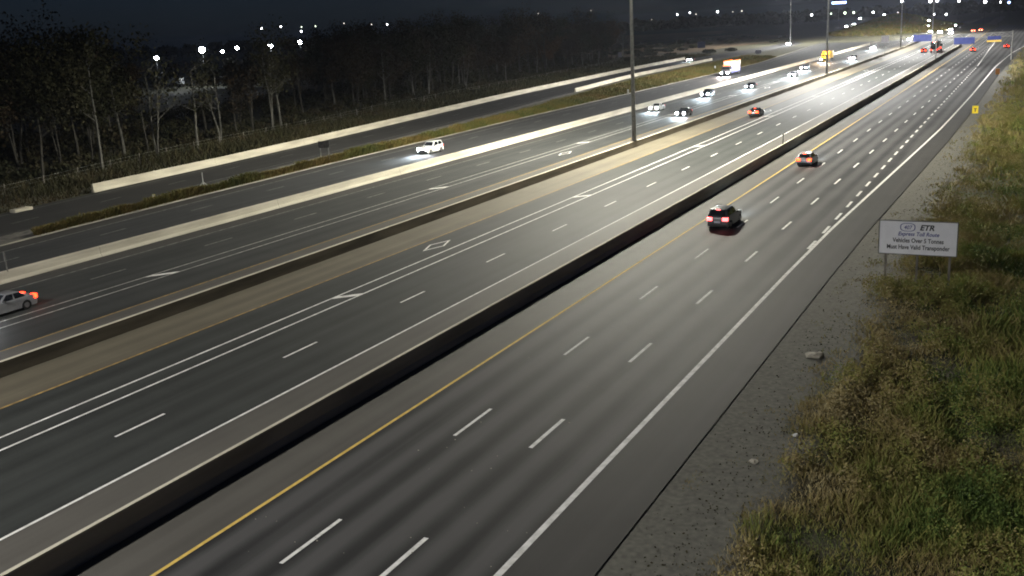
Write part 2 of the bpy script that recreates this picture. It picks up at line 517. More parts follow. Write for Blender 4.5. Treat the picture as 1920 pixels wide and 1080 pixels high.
# gravel verges
def ragged_gravel():
    ys = np.concatenate([np.arange(-40, 20, 8), np.arange(20, 210, 0.55), np.arange(210, 700, 8)])
    pr = np.array([pave_R(y) for y in ys])
    rows = []
    for t in np.linspace(0, 5.0, 12):
        x = pr + t
        z = np.maximum(hfun(x, ys) + 0.03, hfun(x, ys) * 0.98) if t > 0 else np.full(len(ys), -0.05)
        if t > 4.8:
            z = hfun(x, ys) - 0.15
        rows.append(np.stack([x, ys, np.where(t < 2.2, np.maximum(z, -0.055 - 0.01 * t), z)], 1))
    v = np.stack(rows, 1).reshape(-1, 3)
    k = len(rows)
    i = (k * np.arange(len(ys) - 1))[:, None] + np.arange(k - 1)[None]
    structure(link('gravel_verge', np_mesh('gravel_verge', v, np.stack([i, i + 1, i + 1 + k, i + k], -1).reshape(-1, 4)), M_GRAVEL))
ragged_gravel()
structure(strip('ramp_gravel_verge', ramp_S, lambda y: ramp_S(y) + float(np.interp(y, [0, 80, 110, 170, 250], [3.0, 3.0, 2.6, 2.6, 1.2])), -0.07, M_DIRT, y0=-40, y1=560))
structure(strip('collector_gravel_verge', lambda y: coll(-87.5)(y) - (1.1 if y > 75 else 2.2), coll(-87.5), -0.075, M_GRAVEL, y0=-40, y1=560))

structure(strip('asphalt_kerb', coll(-87.75), coll(-87.5), 0.10, M_CONC, y0=-40, y1=520, thick=0.22))
# ---- painted lines
ZP = 0.004
def line(name, fx, w, mat, y0=-80, y1=800, parent=None):
    return structure(strip(name, lambda y: fx(y) - w / 2, lambda y: fx(y) + w / 2, ZP, mat, y0, y1))
line('yellow_edge_line', main(-26.4), 0.17, M_YELLOW)
line('white_edge_line', edge_R, 0.26, M_WHITE)
line('white_edge_line', main(-34.05), 0.16, M_WHITE, y1=700)
line('buffer_line', main(-42.0), 0.16, M_WHITE, y1=700)
line('buffer_line', main(-43.45), 0.16, M_WHITE, y1=700)
line('yellow_edge_line', main(-47.1), 0.16, M_YELLOW_OLD, y1=700)
line('yellow_edge_line', main(-56.4), 0.15, M_YELLOW_OLD, y1=700)
line('buffer_line', main(-61.3), 0.15, M_WHITE_MID, y1=700)
line('buffer_line', main(-62.75), 0.14, M_WHITE_MID, y1=700)
line('worn_edge_line', main(-70.7), 0.15, M_WHITE_OLD, y1=600)
line('yellow_edge_line', lambda y: max(-76.2 + cx(y), coll(-76.2)(y)), 0.16, M_YELLOW_OLD, y1=700)
line('white_edge_line', coll(-84.9), 0.18, M_WHITE_OLD, y1=700)
line('white_edge_line', lambda y: ramp_N(y) + 1.2, 0.15, M_WHITE_OLD, y0=30, y1=560)
line('white_edge_line', lambda y: ramp_S(y) - 1.4, 0.15, M_WHITE_OLD, y0=90, y1=560)

DASH = {}
def dash_mesh(w, l, mat):
    k = (w, l, mat.name)
    if k not in DASH:
        me = new_mesh('lane_dash', [(-w / 2, -l / 2, 0), (w / 2, -l / 2, 0), (w / 2, l / 2, 0), (-w / 2, l / 2, 0)], [(0, 1, 2, 3)])
        me.materials.append(mat)
        DASH[k] = me
    return DASH[k]
def dashes(parent, fx, start, period, l, w, mat, y_first, y_last, far=330):
    y = start
    vs, fs = [], []
    while y < y_last:
        if y >= y_first:
            yc = y + l / 2
            x = fx(yc)
            if yc < far:
                o = link('lane_dash', dash_mesh(w, l, mat), None, parent)
                o.location = (x, yc, ZP)
                dx = fx(yc + 1) - fx(yc - 1)
                o.rotation_euler = (0, 0, -math.atan2(dx, 2))
            else:
                b = len(vs)
                vs += [(x - w / 2, y, ZP), (x + w / 2, y, ZP), (x + w / 2, y + l, ZP), (x - w / 2, y + l, ZP)]
                fs.append((b, b + 1, b + 2, b + 3))
        y += period
    if vs:
        o = link('far_lane_dashes', new_mesh('far_lane_dashes', vs, fs), mat, parent)
        o['kind'] = 'stuff'
dashes(road_ec, main(-22.70), 24.0 - 12, 12.05, 3.5, 0.17, M_WHITE, 5, 700)
dashes(road_ec, main(-18.84), 36.0 - 24, 12.05, 3.5, 0.20, M_WHITE, 5, 700)
dashes(road_ex, main(-38.0), 30.3 - 24.5, 12.25, 3.1, 0.16, M_WHITE, 5, 600)
dashes(road_wx, main(-66.8), 53.4 - 38.1, 12.7, 3.6, 0.16, M_WHITE_OLD, 5, 600)
dashes(road_wc, coll(-81.1), 54.0 - 39, 13.1, 3.5, 0.17, M_WHITE_OLD, 5, 600)
dashes(road_ramp, lambda y: (0.42 * ramp_S(y) + 0.58 * ramp_N(y)) if y > 120 else float(np.interp(y, [60, 84, 112, 120], [-97.5, -99.9, -104.5, -105.0])), 69.7 - 26, 13.0, 3.8, 0.15, M_WHITE_OLD, 40, 300)
gore = interp([(-15.35, 60), (-15.4, 83), (-16.0, 140), (-17.4, 317), (-19.6, 426), (-22, 560)])
dashes(road_ec, gore, 77.5, 6.0, 3.0, 0.24, M_WHITE, 77, 310, far=320)
structure(strip('exit_gore_line', lambda y: gore(y) - 0.13, lambda y: gore(y) + 0.13, ZP, M_WHITE, 318, 560))

# buffer hatch bars and diamonds of the high occupancy lanes
def hatch(parent, xa, xb, ya, yb, w):
    me = new_mesh('hatch_bar', [(xa, ya, 0), (xa, ya + w, 0), (xb, yb, 0), (xb, yb - w, 0)], [(0, 3, 2, 1)])
    o = link('hatch_bar', me, M_WHITE, parent)
    o.location = (0, 0, ZP + 0.004)
for k in range(12):                      # thin bars slant across the buffer from its left line to its right line
    y = 54.3 + (k - 1) * 41.7
    hatch(road_ex, -43.4 + cx(y), -42.05 + cx(y), y - 0.2, y + 1.9, 0.75)
    y = 55.4 + (k - 1) * 42.7
    hatch(road_wx, -62.7 + cx(y), -61.35 + cx(y), y - 0.2, y + 2.3, 0.85)
def diamond(parent, x, y, w, l, t=0.17):
    v = []
    for s in (1.0, 0.0):
        a, b = (w / 2 - (1 - s) * t), (l / 2 - (1 - s) * t * l / w)
        v += [(0, -b, 0), (a, 0, 0), (0, b, 0), (-a, 0, 0)]
    f = [(i, (i + 1) % 4, 4 + (i + 1) % 4, 4 + i) for i in range(4)]
    o = link('lane_diamond', new_mesh('lane_diamond', v, f), M_WHITE, parent)
    o.location = (x, y, ZP)
for y in (71.5, 190, 310):
    diamond(road_ex, -45.3 + cx(y), y, 1.5, 4.6)
for y in (129.8, 250):
    diamond(road_wx, -59.6 + cx(y), y, 1.4, 4.6)
# ------------------------------------------------------------------ concrete barriers
PROFILE = [(-0.30, 0.0), (-0.30, 0.08), (-0.16, 0.33), (-0.09, 1.0), (-0.06, 1.05), (0.06, 1.05), (0.09, 1.0), (0.16, 0.33), (0.30, 0.08), (0.30, 0.0)]
def sweep(fx, y0, y1, prof, step=12.0):
    n = max(1, int(round((y1 - y0) / step)))
    ys = [y0 + (y1 - y0) * i / n for i in range(n + 1)]
    v, f = [], []
    k = len(prof)
    for y in ys:
        x = fx(y)
        v += [(x + p[0], y, p[1]) for p in prof]
    for i in range(n):
        for j in range(k - 1):
            a = i * k + j
            f.append((a, a + k, a + k + 1, a + 1))
    f.append(tuple(range(k)))
    f.append(tuple(range(n * k + k - 1, n * k - 1, -1)))
    return v, f
def barrier(label, fx, y0, y1, mat, h=1.05, wide=1.0, seg=None, lit_top=None, prof=None):
    prof = prof or [(p[0] * wide, p[1] * h / 1.05) for p in PROFILE]
    r = empty('concrete_barrier', (0, 0, 0))
    tag(r, label, 'barrier', 'concrete barriers along the highway')
    if lit_top:                                       # pale strip paints the lit top edge, a little proud of the faces
        hw = lit_top / 2
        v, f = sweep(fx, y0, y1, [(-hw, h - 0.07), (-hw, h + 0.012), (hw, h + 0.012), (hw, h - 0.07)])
        link('lit_top_strip', new_mesh('lit_top_strip', v, f), M_CONC_PALE, r)
    if seg:
        y = y0
        while y < y1 - 1:
            e = min(y + seg, y1)
            v, f = sweep(fx, y + 0.02, e - 0.02, prof, step=seg)
            link('barrier_segment', new_mesh('barrier_segment', v, f), mat, r)
            y = e
    else:
        v, f = sweep(fx, y0, y1, prof)
        link('barrier_wall', new_mesh('barrier_wall', v, f), mat, r)
    return r
barrier('dark grimed concrete barrier beside the yellow line, nearest the camera', main(-29.75), -60, 462, M_CONC_DIRTY, lit_top=0.20)
barrier('low median barrier with the tall lighting poles standing on it', main(-51.85), -60, 640, M_CONC_SHADE, h=0.86, lit_top=0.30, prof=[(-0.24, 0.0), (-0.15, 0.86), (0.15, 0.86), (0.22, 0.0)])
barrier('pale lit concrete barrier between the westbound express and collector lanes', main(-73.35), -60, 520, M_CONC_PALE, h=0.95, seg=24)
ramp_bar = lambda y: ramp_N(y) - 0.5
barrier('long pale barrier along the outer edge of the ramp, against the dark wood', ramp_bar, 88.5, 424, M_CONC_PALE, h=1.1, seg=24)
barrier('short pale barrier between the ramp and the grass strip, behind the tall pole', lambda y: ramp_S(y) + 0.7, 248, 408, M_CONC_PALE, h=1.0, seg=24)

# ------------------------------------------------------------------ high mast lighting
def mast(x, y, z0, h, watts, col, label, base_r=0.32, lit=True):
    r = empty('lighting_pole', (x, y, 0))
    tag(r, label, 'light pole', 'tall lighting poles')
    m = MB()
    n = 6
    for i in range(n):
        t0, t1 = i / n, (i + 1) / n
        m.tube((0, 0, z0 + h * t0), (0, 0, z0 + h * t1 - (0.0 if i == n - 1 else 0.0)), base_r * (1 - 0.62 * t0), base_r * (1 - 0.62 * t1) , 12, caps=(i == n - 1))
    m.build('pole_shaft', M_GALV, r, smooth=True)
    MB().box(-base_r * 1.35, base_r * 1.35, -base_r * 1.35, base_r * 1.35, z0, z0 + 0.12).build('base_plate', M_GALV_D, r)
    MB().box(-0.12, 0.12, -base_r * 1.06, -base_r * 0.92, z0 + 0.7, z0 + 1.5).build('hand_hole_cover', M_GALV_D, r)
    b = MB()
    for k in range(12):
        a0, a1 = 2 * math.pi * k / 12, 2 * math.pi * (k + 1) / 12
        b.tube((1.1 * math.cos(a0), 1.1 * math.sin(a0), z0 + h - 0.2), (1.1 * math.cos(a1), 1.1 * math.sin(a1), z0 + h - 0.2), 0.06, 0.06, 6)
    for k in range(4):
        a = math.pi / 2 * k
        b.tube((0, 0, z0 + h - 0.2), (1.1 * math.cos(a), 1.1 * math.sin(a), z0 + h - 0.2), 0.05, 0.05, 6)
    b.build('head_ring', M_GALV, r)
    for k in range(8):
        a = 2 * math.pi * k / 8
        px, py = 1.5 * math.cos(a), 1.5 * math.sin(a)
        lum = MB()
        lum.tube((px, py, z0 + h - 0.38), (px, py, z0 + h + 0.05), 0.34, 0.16, 10)
        lo = lum.build('luminaire', M_GALV_D, r)
        MB().tube((px, py, z0 + h - 0.40), (px, py, z0 + h - 0.385), 0.28, 0.28, 10).build('lamp_lens', M_LAMP, lo)
    if lit:
        ld = bpy.data.lights.new('mast_lamp', 'SPOT')
        ld.energy = watts
        ld.color = col
        ld.spot_size = R(168)
        ld.spot_blend = 0.35
        ld.shadow_soft_size = 1.2
        lo = bpy.data.objects.new('mast_lamp', ld)
        lo.location = (0, 0, z0 + h - 0.75)
        lo.parent = r
        COL.objects.link(lo)
    return r
POLE_LABELS = ['tall lighting pole on the median, nearest, foot out of view',
               'thickest tall grey lighting pole, foot on the median barrier near the wood edge',
               'tall lighting pole on the median beside the yellow truck',
               'tall lighting pole on the median beside the far grassy mound',
               'faintest tall lighting pole on the median, beyond the blue signs']
for (y, w, c), lab in zip(MASTS, POLE_LABELS):
    mast(-51.9 + cx(y), y, 0.88, 35.0, w, c, lab)
mast(-121.6 - 3.5, 570, 0.0, 33.0, 2.6e5, LAMP_NEUT, 'tall lighting pole standing by the ramp, right of the lone ramp car')

# ------------------------------------------------------------------ vehicles
PAINTS = {
    'black': noise_mat('black_car_paint', (0.012, 0.012, 0.014), (0.022, 0.022, 0.025), scale=2, rough=0.25, coat=0.8),
    'silver': noise_mat('silver_car_paint', (0.34, 0.34, 0.35), (0.42, 0.42, 0.43), scale=2, rough=0.3, metallic=0.4, coat=0.8),
    'white': noise_mat('white_car_paint', (0.70, 0.70, 0.68), (0.80, 0.80, 0.78), scale=2, rough=0.3, coat=0.8),
    'grey': noise_mat('grey_car_paint', (0.08, 0.085, 0.09), (0.12, 0.125, 0.13), scale=2, rough=0.3, metallic=0.3, coat=0.8),
    'red': noise_mat('dark_red_car_paint', (0.13, 0.02, 0.015), (0.19, 0.03, 0.02), scale=2, rough=0.3, coat=0.8),
    'yellow': noise_mat('yellow_truck_paint', (0.72, 0.40, 0.03), (0.82, 0.50, 0.05), scale=2, rough=0.4, coat=0.4),
    'bluegrey': noise_mat('blue_skirt_paint', (0.20, 0.22, 0.62), (0.27, 0.29, 0.74), scale=2, rough=0.4),
}
SHAPES = {   # length, width, belt height, roof height, lower outline (y,z) front = -y ; cabin belt/roof y positions
    'sedan': dict(L=4.7, W=1.82, belt=0.93, roof=1.44, hood=0.86, deck=0.98, cab=(-0.75, 1.75), top=(0.05, 1.05)),
    'suv':   dict(L=4.75, W=1.92, belt=1.08, roof=1.72, hood=1.02, deck=1.08, cab=(-0.80, 2.28), top=(-0.05, 1.90)),
    'hatch': dict(L=4.3, W=1.78, belt=0.96, roof=1.52, hood=0.90, deck=0.98, cab=(-0.75, 2.05), top=(0.0, 1.55)),
}
def arch_profile(S, wr=0.34):
    hl = S['L'] / 2
    wf, wb = -hl + 0.88, hl - 0.95
    z0 = 0.22
    pts = [(-hl + 0.12, z0), ]
    def arch(c):
        r = wr + 0.07
        out = []
        for k in range(9):
            a = math.pi - math.pi * k / 8
            out.append((c + r * math.cos(a), z0 + 0.08 + r * math.sin(a) * 1.0 + 0.0))
        return [(c - r, z0)] + out + [(c + r, z0)]
    pts += arch(wf) + arch(wb)
    pts += [(hl - 0.10, z0), (hl, 0.45), (hl - 0.02, 0.70), (hl - 0.06, S['deck'] - 0.04)]
    if S['cab'][1] < hl - 0.15:
        pts += [(S['cab'][1], S['belt'])]
    else:
        pts += [(hl - 0.10, S['belt'])]
    pts += [(S['cab'][0], S['belt']), (-hl + 0.55, S['hood'] - 0.06), (-hl + 0.10, S['hood'] - 0.20), (-hl, 0.52), (-hl + 0.02, 0.36)]
    return pts, wf, wb
CAR_CACHE = {}
def car_meshes(kind):
    if kind in CAR_CACHE:
        return CAR_CACHE[kind]
    S = SHAPES[kind]
    W = S['W'] / 2
    hl = S['L'] / 2
    prof, wf, wb = arch_profile(S)
    bm = bmesh.new()
    def taper(y, z):
        w = W
        t = abs(y) / hl
        w *= 1 - 0.11 * max(0, (t - 0.72) / 0.28) ** 2
        if z > 0.6:
            w *= 1 - 0.05 * (z - 0.6) / 0.5
        return w
    A = [bm.verts.new((-taper(y, z), y, z)) for y, z in prof]
    B = [bm.verts.new((taper(y, z), y, z)) for y, z in prof]
    n = len(prof)
    bm.faces.new(A[::-1]); bm.faces.new(B)
    for i in range(n):
        j = (i + 1) % n
        bm.faces.new((A[i], A[j], B[j], B[i]))
    bmesh.ops.recalc_face_normals(bm, faces=bm.faces[:])
    es = [e for e in bm.edges if all(v.co.z > 0.5 for v in e.verts) and len(e.link_faces) == 2 and e.calc_face_angle(0) > 0.4 and not (abs(e.verts[0].co.x - e.verts[1].co.x) < 0.01 and min(v.co.z for v in e.verts) < 0.68 and abs(e.verts[0].co.y) < hl - 0.2)]
    bmesh.ops.bevel(bm, geom=es, offset=0.045, segments=2, affect='EDGES', profile=0.5)
    # cabin
    c0, c1 = S['cab']; t0, t1 = S['top']; zb, zr = S['belt'] - 0.02, S['roof']
    wb_, wr_ = W * 0.93, W * 0.72
    cb = [(-wb_, c0, zb), (wb_, c0, zb), (wb_, c1, zb), (-wb_, c1, zb)]
    ct = [(-wr_, t0, zr), (wr_, t0, zr), (wr_, t1, zr - 0.03), (-wr_, t1, zr - 0.03)]
    ge0 = len(bm.verts)
    vb = [bm.verts.new(p) for p in cb]; vt = [bm.verts.new(p) for p in ct]
    fs = [bm.faces.new(vt)]
    for i in range(4):
        j = (i + 1) % 4
        fs.append(bm.faces.new((vb[i], vb[j], vt[j], vt[i])))
    es = [e for e in set(e for f in fs for e in f.edges) if len(e.link_faces) == 2]
    bmesh.ops.bevel(bm, geom=es, offset=0.06, segments=2, affect='EDGES', profile=0.5)
    body = bpy.data.meshes.new('car_body')
    bm.to_mesh(body); bm.free()
    body.polygons.foreach_set('use_smooth', [True] * len(body.polygons))
    body.set_sharp_from_angle(angle=R(32))
    def pane(a, b, c, d, ins=(0.1, 0.1), off=0.014):
        a, b, c, d = map(Vector, (a, b, c, d))      # a,b bottom; c,d top (c over b)
        def P(u, v):
            return (a * (1 - u) + b * u) * (1 - v) + (d * (1 - u) + c * u) * v
        nrm = (b - a).cross(d - a).normalized() * off
        u, v = ins
        q = [P(u, v), P(1 - u, v), P(1 - u, 1 - v), P(u, 1 - v)]
        m = MB()
        lo = [p - nrm * 0.5 for p in q]; hi = [p + nrm for p in q]
        m.v = [tuple(p) for p in lo + hi]
        m.f = [(4, 5, 6, 7), (0, 1, 5, 4), (1, 2, 6, 5), (2, 3, 7, 6), (3, 0, 4, 7)]
        return m
    P = {}
    P['windshield'] = [pane(cb[0], cb[1], ct[1], ct[0], (0.06, 0.12)).mesh('windshield')]
    P['rear_window'] = [pane(cb[2], cb[3], ct[3], ct[2], (0.09, 0.16)).mesh('rear_window')]
    sides = []
    for (i, j) in ((1, 2), (3, 0)):
        a, b, c, d = cb[i], cb[j], ct[j], ct[i]
        va, vb2, vc, vd = map(Vector, (a, b, c, d))
        for (u0, u1) in ((0.07, 0.49), (0.52, 0.93)):
            aa, bb = va.lerp(vb2, u0), va.lerp(vb2, u1)
            dd, cc = vd.lerp(vc, u0 + 0.01), vd.lerp(vc, u1 - 0.01)
            sides.append(pane(aa, bb, cc, dd, (0.03, 0.13)).mesh('side_window'))
    P['side_window'] = sides
    # lamps, front = -y
    zh = S['hood'] - 0.22
    P['headlight'] = [MB().box(s * W * 0.86 - 0.26, s * W * 0.86 + 0.17 if s < 0 else s * W * 0.86 + 0.03, -hl - 0.04, -hl + 0.24, zh - 0.13, zh + 0.13).mesh('headlight', bevel=0.03) if s > 0 else MB().box(-W * 0.86 - 0.03, -W * 0.86 + 0.26, -hl - 0.04, -hl + 0.24, zh - 0.13, zh + 0.13).mesh('headlight', bevel=0.03) for s in (-1, 1)]
    zt = S['deck'] - 0.16
    P['tail_light'] = [MB().box(min(s * W * 0.46, s * W * 0.95), max(s * W * 0.46, s * W * 0.95), hl - 0.26, hl + 0.03, zt - 0.17, zt + 0.13).mesh('tail_light', bevel=0.03) for s in (-1, 1)]
    P['brake_light'] = [MB().box(-0.16, 0.16, t1 + (c1 - t1) * 0.05, t1 + (c1 - t1) * 0.05 + 0.07, zr - 0.09, zr - 0.045).mesh('brake_light')]
    P['licence_plate'] = [MB().box(-0.26, 0.26, hl - 0.01, hl + 0.025, 0.58, 0.74).mesh('licence_plate')]
    P['grille'] = [MB().box(-0.55, 0.55, -hl - 0.015, -hl + 0.12, 0.42, 0.66).mesh('grille', bevel=0.03)]
    P['bumper_skirt'] = [MB().box(-W * 0.82, W * 0.82, hl - 0.14, hl + 0.015, 0.26, 0.42).mesh('bumper_skirt', bevel=0.03)]
    P['side_mirror'] = [MB().box(min(s * W * 0.95, s * (W + 0.16)), max(s * W * 0.95, s * (W + 0.16)), c0 + 0.32, c0 + 0.46, zb + 0.02, zb + 0.17).mesh('side_mirror', bevel=0.03) for s in (-1, 1)]
    tw = []
    for y in (wf, wb):
        for s in (-1, 1):
            t = MB().tube((s * (W - 0.24), y, 0.34), (s * (W - 0.015), y, 0.34), 0.34, 0.34, 20)
            rm = MB().tube((s * (W - 0.06), y, 0.34), (s * (W - 0.005), y, 0.34), 0.22, 0.20, 14)
            tw.append((t.mesh('wheel', smooth=True), rm.mesh('rim', smooth=True)))
    under = MB().box(-W * 0.8, W * 0.8, -hl + 0.2, hl - 0.2, 0.2, 0.75).mesh('underbody')
    CAR_CACHE[kind] = (S, body, P, tw, under)
    return CAR_CACHE[kind]

PART_MAT = {'windshield': M_GLASS, 'rear_window': M_GLASS, 'side_window': M_GLASS, 'headlight': M_HEAD, 'tail_light': M_TAIL, 'brake_light': M_TAIL,
            'licence_plate': M_PLATE, 'grille': M_TRIM, 'bumper_skirt': M_TRIM, 'side_mirror': M_TRIM}
def slot_obj(name, me, mat, parent):
    """link shared mesh data with a material of its own in the object slot"""
    if len(me.materials) == 0:
        me.materials.append(mat)
    o = bpy.data.objects.new(name, me)
    o.material_slots[0].link = 'OBJECT'
    o.material_slots[0].material = mat
    COL.objects.link(o)
    o.parent = parent
    return o
def beam(parent, x, y, z, watts, col=(0.72, 0.90, 1.0), tilt=84.5, rz=0.0):
    ld = bpy.data.lights.new('headlight_beam', 'SPOT')
    ld.energy = watts
    ld.color = col
    ld.spot_size = R(56)
    ld.spot_blend = 0.9
    ld.shadow_soft_size = 0.1
    o = bpy.data.objects.new('headlight_beam', ld)
    o.location = (x, y, z)
    o.rotation_euler = (R(tilt), 0, math.pi)        # looks towards -y and slightly down
    o.parent = parent
    COL.objects.link(o)
def car(x, y, away, kind, paint, label, lit='rear', tail=None, head=None, beams=0, name='car', brake=True):
    """front of the model points to -y; away = driving away from the camera"""
    S, body, P, tw, under = car_meshes(kind)
    r = empty(name, (x, y, 0.005), math.pi if away else 0.0)
    tag(r, label, 'car', 'cars driving on the highway')
    slot_obj('car_body', body, PAINTS[paint], r)
    slot_obj('underbody', under, M_TRIM, r)
    for pn, meshes in P.items():
        for me in meshes:
            mt = PART_MAT[pn]
            if pn in ('tail_light', 'brake_light') and not away:
                mt = M_TAIL_DIM
            if pn in ('tail_light', 'brake_light') and tail is not None:
                mt = tail
            if pn == 'brake_light' and not brake:
                mt = M_TRIM
            if pn == 'headlight' and away:
                mt = M_HEAD_DIM
            elif pn == 'headlight' and head is not None:
                mt = head
            slot_obj(pn, me, mt, r)
    for t, rm in tw:
        w = slot_obj('wheel', t, M_TYRE, r)
        slot_obj('rim', rm, M_RIM, w)
    if beams:
        for s in (-1, 1):
            beam(r, s * S['W'] * 0.36, -S['L'] / 2 - 0.08, S['hood'] - 0.22, beams)
    return r

def lane_x(x, y):
    return x + cx(y)
BEAM = 4200
# eastbound, driving away
car(lane_x(-24.1, 85), 85.4, True, 'suv', 'grey', 'dark grey SUV seen from behind with bright pinkish tail lights, nearest on the near road', tail=M_TAIL_P, beams=BEAM * 0.5)
car(lane_x(-24.5, 122), 122.6, True, 'hatch', 'silver', 'silver hatchback with pale roof and orange tail lights on the yellow line side lane', tail=M_TAIL_O, beams=BEAM * 0.5)
car(lane_x(-45.3, 181), 181.6, True, 'sedan', 'black', 'dark sedan with glowing orange tail lights alone in the diamond lane', tail=M_TAIL_O, beams=BEAM)
car(lane_x(-39.6, 412), 414, True, 'suv', 'red', 'far car with red tail lights just left of the dark semi trailer', tail=M_TAIL_O)
car(lane_x(-22.6, 408), 410, True, 'sedan', 'grey', 'far grey car below the middle blue overhead sign', tail=M_TAIL_O)
car(-14.0, 430, True, 'sedan', 'red', 'far red car leaving on the exit lane', tail=M_TAIL)
# westbound, driving towards the camera
car(-64.7, 43.9, False, 'sedan', 'silver', 'silver sedan cut off by the left picture edge, one red tail light visible', tail=M_TAIL, brake=False)
car(-81.6, 128.9, False, 'suv', 'white', 'white SUV on the westbound collector, left of the thickest pole', beams=BEAM)
car(lane_x(-68.1, 193), 193.4, False, 'sedan', 'white', 'white car with two headlights just right of the thickest pole', beams=BEAM)
car(lane_x(-59.0, 182), 182.4, False, 'sedan', 'black', 'dark car with headlights in the westbound diamond lane', beams=BEAM)
car(lane_x(-67.2, 225), 225.2, False, 'suv', 'black', 'dark car with blue white headlights and a long pool of light', beams=BEAM * 1.5)
car(lane_x(-63.2, 248), 248.5, False, 'sedan', 'black', 'dark car with headlights, right of the dark car with the light pool', beams=BEAM * 1.5)
car(-129.6, 408, False, 'sedan', 'grey', 'car with pink white headlights on the ramp beyond the pale barrier', head=M_HEAD_FAR, beams=BEAM)
car(lane_x(-61.6, 289), 289.4, False, 'sedan', 'silver', 'left one of a close pair of oncoming cars beside the second pole', head=M_HEAD_FAR, beams=BEAM * 2)
car(lane_x(-64.8, 321), 321.0, False, 'suv', 'grey', 'right one of a close pair of oncoming cars, left of the yellow truck', head=M_HEAD_FAR, beams=BEAM * 2)
car(lane_x(-59.0, 374), 374.4, False, 'suv', 'white', 'oncoming car with flaring headlights right of the yellow truck', head=M_HEAD_FAR, beams=BEAM * 2)
car(lane_x(-64.0, 460), 461.0, False, 'suv', 'white', 'oncoming car with flaring headlights behind the small white sign', head=M_HEAD_FAR, beams=BEAM * 2)
car(-125.0, 568, False, 'sedan', 'white', 'lone car with bright headlights on the ramp beside its light pole', head=M_HEAD_FAR, beams=BEAM)
# far queue of headlights on the curving roads at the interchange
FARCARS = [(-160.7, 959, 'first car from the left in the far headlight queue by the interchange'),
           (-160.0, 994, 'second car from the left in the far headlight queue by the interchange'),
           (-171.5, 1097, 'third car from the left in the far headlight queue by the interchange'),
           (-135.7, 839, 'lowest car of the far headlight queue by the interchange'),
           (-130.7, 890, 'left car of the far headlight pair left of the grassy mound'),
           (-132.5, 926, 'right car of the far headlight pair left of the grassy mound'),
           (-71.8, 739, 'far oncoming car with white headlights, upper one above the left blue sign'),
           (-62.6, 660, 'far oncoming car with white headlights, lower one above the left blue sign'),
           (-56.6, 651, 'far oncoming car with white headlights, above the dark semi trailer'),
           (-61.0, 746, 'far oncoming car just left of the brightest white glare'),
           (-53.8, 688, 'brightest far oncoming car between the left and middle blue signs'),
           (-56.5, 751, 'far oncoming car just right of the brightest white glare'),
           (-66.0, 610, 'far oncoming car on the outer lane, just left of the left blue sign'),
           (-63.0, 560, 'far oncoming car beside the third median pole'),
           (-68.5, 700, 'far oncoming car behind the third median pole, low beam pair'),
           (-60.5, 820, 'far oncoming car high up the road, left of the middle blue sign'),
           (-64.5, 870, 'smallest far oncoming car high up the road by the mound'),
           (-148.0, 1040, 'smallest car of the far headlight queue by the interchange'),
           (-50.0, 640, 'far oncoming car just below the brightest white glare')]
M_HEAD_VFAR = emit_mat('very_far_headlight_lens', (0.93, 0.92, 1.0), 3500, (0.8, 0.8, 0.8))
for (x, y, lab) in FARCARS:
    zz = float(hfun(x, y))
    c = car(x, y, False, random.choice(['sedan', 'suv', 'hatch']), random.choice(['grey', 'silver', 'white']), lab, head=M_HEAD_VFAR)
    c.location.z = max(0.005, zz)
c = car(-40, 668, True, 'sedan', 'red', 'farthest red tail lights, far up the eastbound road', tail=emit_mat('far_tail_lens', (1.0, 0.10, 0.05), 60, (0.4, 0.02, 0.02)))
c = car(-36.4, 674, True, 'suv', 'black', 'second pair of farthest red tail lights up the eastbound road', tail=MATS['far_tail_lens'])

